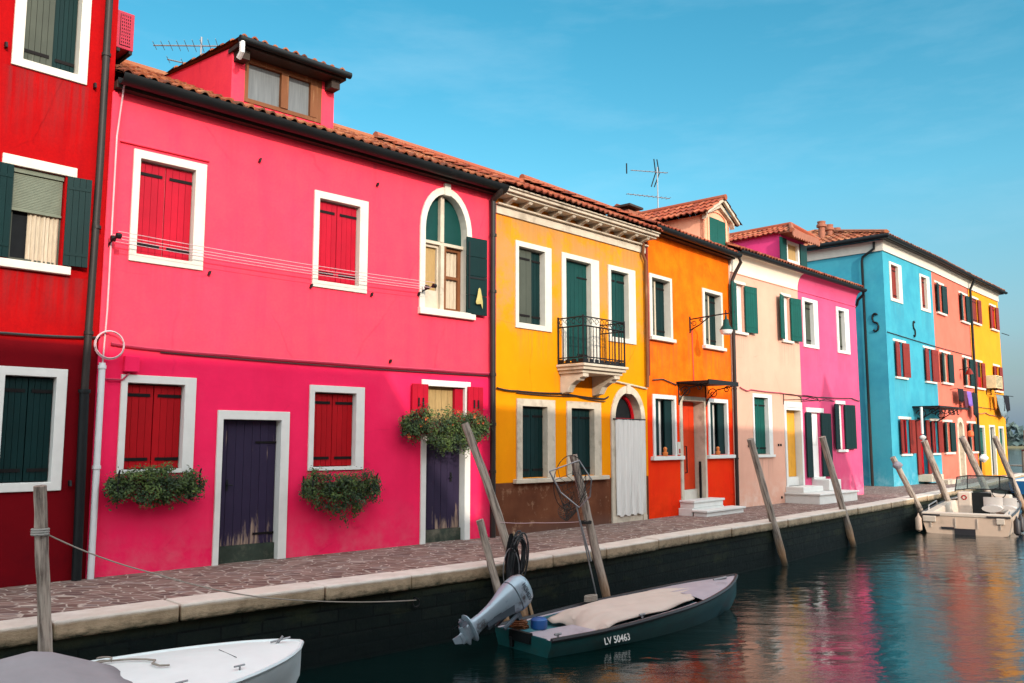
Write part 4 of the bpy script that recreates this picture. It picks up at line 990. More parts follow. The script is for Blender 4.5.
# pavement sheet between the house fronts and the kerb stones
q = MB(); us = [-30 + .75*k for k in range(104)]
prev = None
rows = []
for u in us:
    ne = edge_n(u) - SW
    rows.append([qp(u, ne - t*w, .0 + (-.02 if t == 0 else 0)) for t, w in ((0,1),(1,.4),(1,1.2),(1,2.4),(1,4.5),(1,9),(1,22))])
q.loft(rows, closed=False)
tag(q.build('pavement', M['paving'], smooth=True), kind='structure')
q = MB(); u = -30.0; k = 0
while u < 46.5:
    u1 = min(u + random.uniform(.95,1.7), 46.5); dz = random.uniform(-.006,.008)
    a, b = edge_n(u), edge_n(u1); g = .010; jn = random.uniform(-.015,.015)
    top = [qp(u+g,a+jn,.004+dz), qp(u1-g,b+jn,.004+dz), qp(u1-g,b-SW,.004+dz), qp(u+g,a-SW,.004+dz)]
    bot = [p + Vector((0,0,-.172)) for p in top]
    q.mesh(top+bot, [(0,1,2,3),(7,6,5,4),(0,4,5,1),(1,5,6,2),(2,6,7,3),(3,7,4,0)]); u = u1
tag(q.build('kerb', M['slab'], bevel=.02), kind='structure')
q = MB()
rows = [[qp(u, edge_n(u)-.07-.02*math.sin(u*1.3), z) for z in (-.169,-.5,-.8,-1.6)] + [qp(u, edge_n(u)-.5, -1.6), qp(u, edge_n(u)-.5, -.169)] for u in us]
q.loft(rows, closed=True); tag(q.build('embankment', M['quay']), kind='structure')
def water_mat():
    m, nt, b = newmat('canal_water')
    b.inputs['Base Color'].default_value = (.0008,.0075,.0068,1); b.inputs['Roughness'].default_value = .045; b.inputs['IOR'].default_value = 1.48; b.inputs['Specular IOR Level'].default_value = .85
    v = coords(nt); mp = nd(nt, 'ShaderNodeMapping'); mp.inputs['Rotation'].default_value = (0,0,R(-20)); mp.inputs['Scale'].default_value = (1.0,2.2,1); nt.links.new(v, mp.inputs[0])
    a = noise(nt, mp.outputs[0], 1.1, 3, .55); c = noise(nt, mp.outputs[0], 6.5, 4, .65); d = noise(nt, v, .35, 2, .5)
    h = math_(nt, 'ADD', math_(nt, 'MULTIPLY', a, 1.0), math_(nt, 'MULTIPLY', math_(nt, 'MULTIPLY', c, ramp(nt, d, .35, .65, .25, 1.)), .34))
    n = nd(nt, 'ShaderNodeBump'); n.inputs['Strength'].default_value = 1.0; n.inputs['Distance'].default_value = .022
    nt.links.new(h, n.inputs['Height']); nt.links.new(n.outputs[0], b.inputs['Normal'])
    return m
M['water'] = water_mat()
q = MB(); q.poly([(-2500,-2500,WATER),(2500,-2500,WATER),(2500,2500,WATER),(-2500,2500,WATER)])
tag(q.build('water', M['water']), kind='structure')
q = MB()
rows = [[qp(u, 9.8, 0.0), qp(u, 9.8, -1.5), qp(u, 45, -1.5), qp(u, 45, 0.0)] for u in (-40,-10,5,10,24)]
q.loft(rows, closed=True); tag(q.build('near_pavement', M['paving']), kind='structure')
# far island
q = MB(); q.mesh([(110,380,WATER-.5),(420,300,WATER-.5),(520,420,WATER-.5),(160,520,WATER-.5),(110,380,-.1),(420,300,-.1),(520,420,.0),(160,520,.0)], [(0,1,5,4),(1,2,6,5),(2,3,7,6),(3,0,4,7),(4,5,6,7)])
tag(q.build('land', simple('island_ground', (.17,.16,.10), .9, .2)), kind='structure')
q = MB()
for k in range(9000):
    t = random.random(); x = 118+300*t; y = 384-78*t + random.uniform(2,22)
    hh = 5.0 + 2.6*math.sin(x*.13) + 2.0*math.sin(x*.37+1) + (3.5 if 205 < x < 214 else 0)
    z = random.random()**.7*max(1.8, hh); s = random.uniform(.9,2.0)
    a = Vector((random.gauss(0,1),random.gauss(0,1),random.gauss(0,1))).normalized(); bq = a.orthogonal().normalized(); p = Vector((x,y,z))
    q.poly([p+a*s, p+bq*s, p-a*s*.8, p-bq*s], tint=random.random())
tag(q.build('treeline', M['leaf_far'], merge=False), kind='stuff')

# ================================================================== MOORING POSTS
def post_mat():
    m, nt, b = newmat('weathered_post_wood')
    v = coords(nt, (20,20,1.3)); n = noise(nt, v, 1.2, 8, .72); n2 = noise(nt, coords(nt), 3, 5, .6)
    g = nd(nt, 'ShaderNodeTexCoord'); z, _ = sep_z(nt, g.outputs['Object'])
    c = mix(nt, ramp(nt, n, .42, .60), (.40,.33,.27), (.085,.062,.05)); c = mix(nt, ramp(nt, n2, .5, .7, 0, .6), c, (.32,.27,.23))
    c = mix(nt, ramp(nt, math_(nt,'ADD', z, math_(nt,'MULTIPLY',n2,.3)), .35, .8, .85, 0), c, (.36,.20,.10))
    c = mix(nt, ramp(nt, math_(nt,'ADD', z, math_(nt,'MULTIPLY',n2,.25)), .12, .36, 1, 0), c, (.018,.022,.016))
    nt.links.new(c, b.inputs['Base Color']); b.inputs['Roughness'].default_value = .8; b.inputs['Specular IOR Level'].default_value = .25
    bump(nt, b, n, .8, .015); return m
M['post'] = post_mat()
def post(top, bottom, r, label, bend=(0,0), taper=.92, knots=1):
    """leaning mooring post; 'bottom' is where it meets the water"""
    T, B = Vector(top), Vector(bottom); B = B + (B-T)*((B.z-WATER)/(T.z-B.z)); d = T - B
    base = Vector((B.x,B.y,WATER)); path = []; rr = []; ln = d.length
    qt = d.to_track_quat('Z','Y'); bl = qt.inverted() @ Vector((bend[0],bend[1],0))
    for k in range(-3, 19):
        t = k/18; p = Vector((0,0,ln*t)) + bl*math.sin(max(0,t)*math.pi) + Vector((random.uniform(-1,1),random.uniform(-1,1),0))*r*.06*knots
        path.append(p); rr.append(r*(1 - (1-taper)*max(0,t))*random.uniform(.955,1.045)*(.82 if -.05 < t < .08 else 1))
    mb = MB(); mb.tube(path, rr, 12)
    o = mb.build('mooring_post', M['post'], smooth=True, loc=base); o.rotation_euler = qt.to_euler()
    return tag(o, label, 'post', 'mooring posts along the quay')
p1 = post((-4.11,7.59,1.22),(-4.07,7.76,-.15), .058, 'upright knotty post with a rope collar, rising through the grey boat cover')
p2 = post((-.635,11.62,1.85),(-.03,11.67,-.10), .058, 'long grey crooked pole leaning in front of the second purple door', bend=(.07,0))
p3 = post((-.42,11.36,.595),(-.2,11.42,-.24), .054, 'short split post stump beside the grey crooked pole')
p4 = post((.89,12.62,1.41),(1.33,12.80,-.46), .064, 'leaning post carrying the landing net before the yellow house')
p5 = post((4.80,17.45,1.66),(5.50,17.80,-.80), .075, 'thin leaning post in front of the peach house, first right of the net post')
p6 = post((7.38,20.6,1.72),(8.10,20.92,-.75), .085, 'leaning post before the magenta house doorstep')
p7 = post((10.94,24.95,1.16),(11.72,25.17,-.30), .085, 'leaning post at the turquoise house corner with a grey sack tied to it')
p8 = post((12.99,27.33,1.63),(13.64,27.52,-.01), .11, 'thick leaning post before the turquoise house door and the boat stern')
p9 = post((15.42,29.68,1.765),(16.07,29.84,.35), .12, 'dark thick leaning post before the salmon house arch')
p10 = post((17.39,31.19,1.78),(18.10,31.39,.02), .11, 'leaning post before the sunny yellow house, farthest right of the row')
q = MB(); q.tube([(.05*math.cos(a),0,.05*math.sin(a)-.05) for a in [k*.45 for k in range(15)]], .009, 6); q.tube([(0,.06,0),(0,-.01,0)], .015, 6)
mr = tag(q.build('mooring_ring', M['iron'], loc=(-1.16,10.70,-.28)), 'rusty iron mooring ring on the embankment where the thin line is tied', 'ring'); mr.rotation_euler = (0,0,A0)
q = MB()
for dz in (-.02,.0,.02): q.tube([(.063*math.cos(t),.063*math.sin(t),dz) for t in [k*2*math.pi/14 for k in range(15)]], .012, 6, cap=False)
o = q.build('rope_collar', simple('grey_rope', (.32,.30,.27), .9, .1), None, loc=(-4.10,7.62,.825)); tag(o, 'grey rope wound round the upright post in front of the red house', 'rope')
def rope(name, pts, r, mat, label, cat='rope', sag=.05):
    out = []; base = Vector(pts[0])
    for a, b in zip(pts, pts[1:]):
        a, b = Vector(a)-base, Vector(b)-base
        for k in range(12):
            t = k/12; p = a.lerp(b, t); p.z -= sag*4*t*(1-t); out.append(p)
    out.append(Vector(pts[-1])-base); mb = MB(); mb.tube(out, r, 6)
    return tag(mb.build(name, mat, smooth=True, loc=base), label, cat)
M['rope'] = simple('pale_rope', (.30,.26,.22), .9, .1); M['rope_dark'] = simple('dark_rope', (.03,.028,.026), .9, .1)
rope('mooring_rope', [(-4.06,7.66,.80),(-3.35,8.25,.38),(-2.45,9.0,.02),(-1.16,10.70,-.30)], .007, M['rope'], 'thin mooring line from the rope collar over the kerb to the green boat', sag=.03)
rope('string_line', [(-.16,11.55,.55),(.3,12.0,.50),(1.08,12.68,.46)], .004, M['wire'], 'thin string stretched from the net post to the coiled net', sag=.01)
# coiled net on a stick
base = Vector((.04,11.6,WATER+.08)); t = empty('net_coil', base, 0, 'dark coil of hose and netting hung on a thin stick behind the outboard', 'net coil')
q = MB(); q.tube([(-.02,-.02,1.22),(.10,.03,.62),(.24,.06,.1),(.28,.08,-.3)], [.014,.016,.02,.02], 8); q.build('stick', simple('light_stick', (.36,.24,.14), .8), t, smooth=True)
q = MB()
for k in range(11):
    a = .07+.045*random.random(); b = .26+.10*random.random(); cx = .03+random.uniform(-.03,.03); cz = .86+random.uniform(-.04,.03); ph = random.uniform(-.25,.1)
    q.tube([(cx + a*math.cos(s)*math.cos(ph)*1.0 + b*math.sin(s)*.12, -.05+random.uniform(-.02,.02)+.05*math.cos(s), cz + b*math.sin(s)) for s in [j*2*math.pi/18 for j in range(19)]], random.choice((.008,.012,.016)), 6, cap=False)
q.build('coil', simple('dark_netting', (.010,.011,.013), .5, .5), t, smooth=True)
q = MB(); q.tube([(-.05+.105*math.cos(s), -.09, .72+.30*math.sin(s)) for s in [j*2*math.pi/20 for j in range(21)]], .007, 5, cap=False); q.build('wire_loop', M['alu'], t)
q = MB(); rr = []
for k in range(9):
    f = k/8; w = .02 + .085*math.sin(f*math.pi*.9)
    rr.append([(-.05+.04*f+w*math.cos(a), -.02+w*.6*math.sin(a), 1.2-.75*f) for a in [j*2*math.pi/10 for j in range(10)]])
q.loft(rr); q.build('net_bundle', simple('black_net', (.008,.009,.010), .9, .1, bmp=.02, scale=40), t)
# landing net
t = empty('landing_net', (1.33,12.68,WATER), 0, 'landing net with a metal hoop and dark mesh bag on the leaning post', 'landing net')
def rel(p): return Vector((p[0]*.968, p[1]*.968-.05, 1.6+(p[2]-1.6)*.968)) - Vector((1.33,12.68,WATER))
hoop = [rel(p) for p in ((.55,12.86,1.17),(.99,12.84,1.33),(1.17,12.87,1.05),(1.15,12.92,.80),(.99,12.95,.64),(.72,12.92,.86),(.55,12.86,1.17))]
q = MB(); q.tube(hoop, .011, 6); q.build('hoop', M['alu'], t)
q = MB(); q.tube([rel((.86+.24*math.cos(a)+.05*math.sin(a), 13.02+.06*math.cos(a), 1.0+.40*math.sin(a)-.04*math.cos(a))) for a in [k*2*math.pi/26 for k in range(27)]], .006, 5, cap=False); q.build('net_ring', M['rope_dark'], t)
q = MB(); q.tube([rel((.95,12.96,.66)), rel((1.28,13.15,-.80))], .011, 6); q.tube([rel((1.0,12.97,.45)), rel((1.17,13.06,-.15))], .012, 6); q.build('handle', M['alu'], t)
def net_mat():
    m, nt, b = newmat('net_mesh'); nt.links.clear() if False else None
    b.inputs['Base Color'].default_value = (.02,.022,.022,1); return m
q = MB(); NR, NS = 9, 22
def hp(a):
    s = a*6; k = int(s) % 6; return hoop[k].lerp(hoop[k+1], s-int(s))
cen = rel((.80,13.12,.55))
grid = [[hp(j/NS).lerp(cen + Vector((.10*math.cos(j*2*math.pi/NS),.03*math.sin(j*2*math.pi/NS),.10*math.sin(j*2*math.pi/NS))), (i/NR)**.8) + Vector((0,.18*math.sin(i/NR*math.pi*.5),-.10*math.sin(i/NR*math.pi))) for j in range(NS+1)] for i in range(NR+1)]
for i in range(NR+1): q.tube(grid[i], .0042, 3, cap=False)
for j in range(NS):
    q.tube([grid[i][(j + i//2) % NS] for i in range(NR+1)], .0042, 3, cap=False)
q.build('mesh_bag', simple('net_twine', (.03,.032,.03), .8), t)
q = MB()
for k in range(3): q.tube([rel((1.10+.08*math.cos(s), 13.06+.08*math.sin(s), .40+.015*k)) for s in [j*2*math.pi/10 for j in range(11)]], .007, 5)
q.build('lashing', M['rope_dark'], t)

# ================================================================== PLANTERS AND SMALL THINGS ON THE WALLS
def house_pt(h, u, out, z):
    return h.e.matrix_basis @ Vector((u, -out, z))
def planter(h, u0, u1, z0, z1, label, n, droop=.0, flowers=0, boxh=.2):
    t = empty('flower_box', h.e.matrix_basis @ Vector(((u0+u1)/2, 0, z0)), h.e.rotation_euler[2], label, 'flower box', 'flower boxes on the pink house')
    W = (u1-u0)/2; H = z1-z0
    q = MB(); q.box(-W*.72, W*.72, -.18, -.03, H*.42, H*.42+.12); q.box(-W*.72-.015, W*.72+.015, -.195, -.025, H*.42+.12, H*.42+.14); q.build('trough', simple('dark_terracotta', (.10,.045,.03), .9), t)
    for s in (-1,1):
      q = MB(); q.tube([(s*W*.86,-.01,H*.42),(s*W*.86,-.26,H*.42),(s*W*.86,-.27,H*.42+.22),(s*W*.86,-.3,H*.42+.26)], .011, 5); q.tube([(s*W*.86,-.012,H*.3),(s*W*.86,-.012,H*.8)], .011, 5)
      q.build('bracket', M['iron'], t)
    q = MB(); fl = MB(); stems = MB()
    n = int(n*1.7); NC = max(60, n//44); Q = __import__('mathutils').Quaternion
    for kc in range(NC):
        x = random.uniform(-.97,.97); prof = max(.12, math.sqrt(max(0,1-abs(x)**2.3)))
        fz = random.betavariate(1.3,1.3)-.5; z = H*(.55 + fz*1.0*prof*random.uniform(.8,1.08)) - droop*H*max(0,1-abs(x*1.5))*random.random()**1.5*.32
        cen = Vector((x*W, -.15 - random.uniform(-.5,1)*.15*prof - .05*(1-z/H), z)); rad = random.uniform(.045,.095); ct = random.random()**1.6 + (.18 if fz > .2 else 0); big = random.uniform(.75,1.5)
        trail = random.random() < .10
        for k in range(n//NC):
            d = Vector((random.gauss(0,1),random.gauss(0,1),random.gauss(0,1))); p = cen + d*rad*.55
            if trail: p.z -= abs(random.gauss(0,1))*.06; p.x += random.gauss(0,.02)
            p.y = min(p.y, -.012)
            nrm = (d.normalized()*.8 + Vector((random.gauss(0,.4), -.7, .5))).normalized()
            a = nrm.orthogonal().normalized(); a.rotate(Q(nrm, random.uniform(0,6.28))); bq = nrm.cross(a); s = random.uniform(.010,.021)*big
            q.poly([p-a*s, p-a*s*.1+bq*s*.5+nrm*s*.2, p+a*s, p-a*s*.1-bq*s*.5+nrm*s*.2], tint=max(0,min(1,ct*.75+random.gauss(0,.14))))
    for k in range(flowers):
        x = random.uniform(-.95,.95); p = Vector((x*W, -.2-random.uniform(0,.14), H*random.uniform(.45,.98)*math.sqrt(max(.2,1-abs(x)**3.2))))
        s = random.uniform(.012,.022)
        for j in range(5):
            a = j*1.257; c = Vector((math.cos(a),-.4,math.sin(a)))*s; d = Vector((math.cos(a+.6),-.6,math.sin(a+.6)))*s
            fl.poly([p, p+c*1.5, p+(c+d)*1.1, p+d*1.5], tint=random.random())
    q.build('foliage', M['leaf'], t, merge=False)
    if flowers: fl.build('flower', M['flower'], t, merge=False)
    return t
planter(pink, .13, 1.29, .82, 1.26, 'round clipped green flower box under the lower crimson shutters nearest the red house', 4600, flowers=0)
planter(pink, 2.75, 4.00, .62, 1.24, 'drooping green flower box under the crimson shutters between the two purple doors', 4800, droop=.8, flowers=0)
planter(pink, 4.44, 6.18, 1.50, 2.14, 'large bushy flower box with red blooms above the second purple door', 6800, droop=.8, flowers=16)
# clothes lines on the pink house
t = empty('clothes_line', house_pt(pink, 0, 0, 4.1), pink.e.rotation_euler[2], 'four pale washing lines strung between iron brackets on the pink house', 'clothes line')
for u, s in ((.03,1),(4.9,1)):
    q = MB(); q.tube([(u,-.0,-.08),(u,-.34,-.02)], .011, 6); q.tube([(u,-.02,.0),(u,-.02,-.12)], .012, 6)
    for o in (.14,.33): q.tube([(u-.015,-o,-.02),(u+.04,-o,-.02)], .035, 10)
    q.build('bracket', M['iron'], t)
q = MB()
for o, z in ((.12,-.05),(.16,.02),(.30,-.05),(.34,.03)):
    q.tube([(.03+4.87*k/10, -o, z-.10*4*(k/10)*(1-k/10)*.35) for k in range(11)], .0045, 4, cap=False)
q.build('line', M['wire'], t)
t = empty('hose_ring', house_pt(pink, .085, .09, 2.77), pink.e.rotation_euler[2], 'pale cable loop hanging where the red and pink houses meet', 'cable ring')
q = MB(); q.tube([(.17*math.cos(a),0,.17*math.sin(a)) for a in [k*2*math.pi/28 for k in range(29)]], .012, 6, cap=False); q.tube([(.165*math.cos(a),-.015,.005+.165*math.sin(a)) for a in [k*2*math.pi/28 for k in range(29)]], .008, 6, cap=False); q.build('loop', M['wire'], t, smooth=True)
t = empty('yellow_cloth', house_pt(pink, 6.07, .11, 3.98), pink.e.rotation_euler[2], 'small yellow cloth hung on the dark green shutter of the arched window', 'cloth')
q = MB(); q.loft([[(-.02,0,.22),(0,-.01,.24),(.03,0,.22)],[(-.05,0,.08),(0,-.035,.1),(.06,0,.1)],[(-.08,0,-.02),(-.02,-.03,.0),(.08,0,.0)],[(-.06,0,-.05),(.02,-.02,-.04),(.075,0,-.12)]], closed=False); q.build('fabric', simple('yellow_fabric', (.50,.42,.16), .9, .1), t, smooth=True)
# street lamp on the orange house
t = empty('wall_lamp', house_pt(orange, 1.88, 0, 4.36), orange.e.rotation_euler[2], 'green street lamp on a black iron bracket against the orange house', 'street lamp')
q = MB(); q.tube([(0,-.01,-.26),(0,-.01,.12)], .02, 6); q.tube([(0,0,.05),(0,-.5,.08),(0,-.92,.10),(0,-.99,.10)], .016, 6); q.tube([(0,-.02,-.2),(0,-.25,-.1),(0,-.5,.06)], .014, 6)
for cy, cz, r0 in ((-.12,-.06,.07),(-.3,.0,.045)): q.tube([(0,cy+r0*math.cos(a)*(1-a/12),cz+r0*math.sin(a)*(1-a/12)) for a in [k*.5 for k in range(16)]], .010, 5)
q.tube([(0,-.92,.10),(0,-.92,.18)], .014, 6); q.build('arm', M['iron'], t)
q = MB(); q.tube([(0,-.92,.1),(0,-.92,-.02),(0,-.92,-.04),(0,-.92,-.16),(0,-.92,-.27)], [.012,.03,.06,.075,.15], 14); q.build('lamp_shade', M['mid_green'], t, smooth=True)
q = MB(); q.tube([(0,-.92,-.272),(0,-.92,-.30),(0,-.92,-.36),(0,-.92,-.38)], [.145,.14,.11,.06], 14); q.build('globe', simple('frosted_glass', (.75,.75,.72), .3, .5, .05), t, smooth=True)
# small orange pots on the orange house sills
for u, lab in ((.62,'tiny orange pot on the left lower sill of the orange house'),(3.0,'tiny orange pot on the right lower sill of the orange house')):
    o = MB(); o.tube([(0,0,0),(0,0,.08),(0,0,.1),(0,0,.17),(0,0,.2)], [.05,.06,.03,.045,.02], 10)
    tag(o.build('plant_pot', simple('orange_pot', (.75,.2,.04), .6), smooth=True, loc=house_pt(orange, u, .045, 1.293)), lab, 'pot', 'orange pots on the sills')
# aerials
def aerial(loc, rz, h, label, booms, base=0):
    t = empty('aerial', loc, rz, label, 'television aerial', 'roof aerials')
    q = MB(); q.tube([(0,0,-base),(0,0,h)], .018, 6); q.build('mast', M['alu'], t)
    for z, l, n, w, tilt in booms:
        q = MB(); q.tube([(-l*.72,0,z-tilt*.72),(l*.28,0,z+tilt*.28)], .014, 5)
        for k in range(n):
            f = -l*.7 + l*.95*k/(n-1); ww = w*(.6+.4*k/(n-1)); q.tube([(f,-ww,z+tilt*f/l-.01),(f,ww,z+tilt*f/l+.01)], .006, 4)
        q.build('boom', M['alu'], t)
    return t
aerial(house_pt(pink, 2.75, -3.9, 7.4), R(12), 1.62, 'grey roof aerial with a long boom above the pink house dormer', [(1.45,1.15,9,.32,.1),(1.05,.8,4,.28,-.12)], .3)
a2 = aerial(house_pt(pale, 1.4, -3.0, 7.3), R(20), 2.25, 'pale double aerial on a mast behind the salmon pink dormer', [(1.35,1.4,10,.16,.0),(2.1,1.2,9,.10,.05)], .3)
q = MB()
for s in (-1,1): q.tube([(.0,.1,2.1),(-.1+.05*s,.1,2.1+.42*s)], .018, 5); q.tube([(.12,.1,2.1),(.0+.05*s,.1,2.1+.42*s)], .018, 5)
q.tube([(-1.0,0,1.95),(-1.0,0,2.25)], .02, 5); q.build('reflector', M['iron'], a2)
# air conditioners
def aircon(h, u, out, z, w, d, hh, label, mat, rot=0):
    t = empty('air_conditioner', house_pt(h, u, out, z), h.e.rotation_euler[2] + rot, label, 'air conditioner', 'wall air conditioners')
    q = MB(); q.box(-w/2,w/2,-d,-.06,0,hh); q.build('casing', mat, t, bevel=.01)
    q = MB(); q.box(-w/2+.04,w/2-.04,-d-.004,-d-.0005,.04,hh-.04); q.build('grille_recess', M['iron'], t)
    q = MB(); n = 9
    for k in range(n): q.box(-w/2+.045,w/2-.045,-d-.012,-d-.005,.05+(hh-.1)*k/n,.05+(hh-.1)*(k+.45)/n)
    for k in range(6): x=-w/2+.05+(w-.1)*k/5; q.box(x-.006,x+.006,-d-.016,-d-.0125,.045,hh-.045)
    q.build('grille', mat, t)
    q = MB()
    for s in (-.35,.35):
        q = MB(); q.box(w*s-.02,w*s+.02,-d,0,-.045,-.003); q.box(w*s-.02,w*s+.02,-.03,0,-.3,-.046); q.build('bracket', M['iron'], t)
    return t
aircon(red, 7.12, -.78, 6.60, .22, .74, .50, 'red grilled air conditioner hung on the red house side above the pink roof', simple('air_conditioner_red', (.42,.03,.06), .6, .2, .2))
aircon(fary, 2.35, 0, 4.12, 1.1, .5, .6, 'cream air conditioner on the sunny yellow house beside the far drying bar', simple('cream_casing', (.75,.62,.35), .6))
# laundry
def cloth(h, u0, u1, zt, zb, out, color, label, grp='washing hung on the far houses', skew=0):
    q = MB(); n = 8; c = Vector(((u0+u1)/2, -out, zt)); 
    rows = []
    for r in range(6):
        f = r/5; rows.append([((u0-c.x)*(1-.25*f*random.random()) + (u1-u0)*k/n + skew*f, -.03*math.sin(k*1.7+r*.4)*f, -(zt-zb)*f*(1-.08*math.sin(k*1.1))) for k in range(n+1)])
    q.loft(rows, closed=False); o = q.build('laundry', simple('fabric', color, .9, .1), smooth=True, loc=h.e.matrix_basis @ c)
    o.rotation_euler = (0,0,h.e.rotation_euler[2]); so = o.modifiers.new('thick','SOLIDIFY'); so.thickness = .01
    return tag(o, label, 'laundry', grp)
cloth(salmon, 1.9, 2.75, 3.86, 3.3, .25, (.015,.015,.018), 'black crumpled garment, first on the salmon house line')
cloth(salmon, 2.8, 3.25, 3.80, 3.0, .25, (.10,.03,.05), 'dark maroon garment between black and purple washing on the salmon house')
cloth(salmon, 3.3, 4.0, 3.80, 3.15, .25, (.22,.12,.45), 'purple garment hanging on the salmon house line', skew=.1)
cloth(salmon, 4.05, 4.8, 3.78, 2.75, .25, (.012,.02,.025), 'long black trousers last on the salmon house line')
cloth(fary, 2.3, 2.6, 3.86, 3.15, .25, (.70,.22,.03), 'orange cloth hanging on the sunny yellow house')
cloth(fary, 2.65, 3.9, 3.86, 2.8, .25, (.18,.24,.27), 'grey blue jeans hanging on the sunny yellow house', skew=.5)
cloth(fary, 3.95, 5.0, 3.86, 3.1, .25, (.015,.015,.02), 'black garment at the end of the sunny yellow house line')
for hh, u0, u1 in ((salmon,1.7,5.0),(fary,2.1,5.1)):
    q = MB(); q.tube([(u0,-.25,3.86),(u1,-.25,3.86)], .01, 5); q.tube([(u0,0,3.8),(u0,-.25,3.86)], .012, 5); q.tube([(u1,0,3.8),(u1,-.25,3.86)], .012, 5); q.build('washing_line', M['iron'], hh.e)
def sack(loc, s, color, label):
    q = MB(); rr = []
    for k in range(9):
        f = k/8; w = s*(.25+.95*math.sin(math.pi*min(1,f*1.05))**.8) if k else s*.15
        rr.append([(w*.6*math.cos(a)*(1+.12*math.sin(3*a+k)), w*.5*math.sin(a), s*1.3*(1-f) - s*.6) for a in [j*2*math.pi/12 for j in range(12)]])
    q.loft(rr); return tag(q.build('sack', simple('sacking_cloth', color, .9, .1, .3, 9), smooth=True, loc=loc), label, 'sack')
sack((11.02,24.85,.92), .19, (.25,.23,.26), 'grey sack tied to the post at the turquoise house corner')
sack(house_pt(blue, 1.75, .5, 1.75), .17, (.5,.48,.47), 'pale bag hanging on a cord in front of the turquoise house door')
q = MB(); q.tube([(0,0,0),(.01,0,1.0)], .05, 6); tag(q.build('white_ribbon', M['curtain_white'], loc=house_pt(blue, 1.75, .5, 1.9)), 'long white cloth strip hanging from the turquoise house canopy', 'cloth')
sack((16.94,31.2,1.0), .22, (.70,.67,.63), 'white plastic bag hung between the last two leaning posts')
q = MB(); q.tube([(0,0,-.14),(0,0,-.08),(0,0,.08),(0,0,.14)], [.05,.12,.12,.04], 12); tag(q.build('buoy', simple('orange_buoy', (.75,.13,.03), .5), smooth=True, loc=house_pt(salmon, 2.9, .4, 1.95)), 'orange buoy hanging in front of the salmon house window', 'buoy')
t = empty('wall_lamp', house_pt(salmon, 3.3, 0, 4.75), salmon.e.rotation_euler[2], 'small dark wall lamp between the salmon house shutters', 'wall lamp')
q = MB(); q.tube([(0,0,0),(0,-.35,.08),(0,-.4,.02)], .02, 5); q.build('arm', M['iron'], t)
q = MB(); q.tube([(0,-.4,.04),(0,-.4,-.08),(0,-.4,-.22)], [.04,.12,.16], 10); q.build('lamp_shade', M['brick_paint'], t)

# ================================================================== BOATS
def lerp_st(st, x):
    for a, b in zip(st, st[1:]):
        if a[0] <= x <= b[0]:
            f = (x-a[0])/(b[0]-a[0]); return [a[i]+(b[i]-a[i])*f for i in range(len(a))]
    return list(st[-1] if x > st[-1][0] else st[0])
def smooth_st(st, n):
    """Catmull-Rom resample of (x, beam, zs, chine_beam, z_chine, z_keel)"""
    out = []; X0, X1 = st[0][0], st[-1][0]
    for k in range(n+1):
        x = X0 + (X1-X0)*k/n
        for i in range(len(st)-1):
            if st[i][0] <= x <= st[i+1][0] + 1e-9: break
        p0, p1, p2, p3 = st[max(i-1,0)], st[i], st[i+1], st[min(i+2,len(st)-1)]
        f = (x-p1[0])/(p2[0]-p1[0])
        row = [x]
        for j in range(1, 6):
            m1 = (p2[j]-p0[j])/max(1e-6,(p2[0]-p0[0]))*(p2[0]-p1[0]); m2 = (p3[j]-p1[j])/max(1e-6,(p3[0]-p1[0]))*(p2[0]-p1[0])
            row.append((2*f**3-3*f**2+1)*p1[j]+(f**3-2*f**2+f)*m1+(-2*f**3+3*f**2)*p2[j]+(f**3-f**2)*m2)
        row[1] = max(.004,row[1]); row[3] = max(.002,row[3]); out.append(row)
    return out
def hull_section(r): # from port sheer round the keel to starboard sheer
    x, b, zs, c, zc, zk = r
    return [(x,b,zs),(x,b*.985+c*.015,zs-.05),(x,(b+c)/2+.02*b,(zs+zc)/2),(x,c,zc),(x,c*.5,(zc+zk)/2),(x,0,zk),(x,-c*.5,(zc+zk)/2),(x,-c,zc),(x,-(b+c)/2-.02*b,(zs+zc)/2),(x,-b*.985-c*.015,zs-.05),(x,-b,zs)]
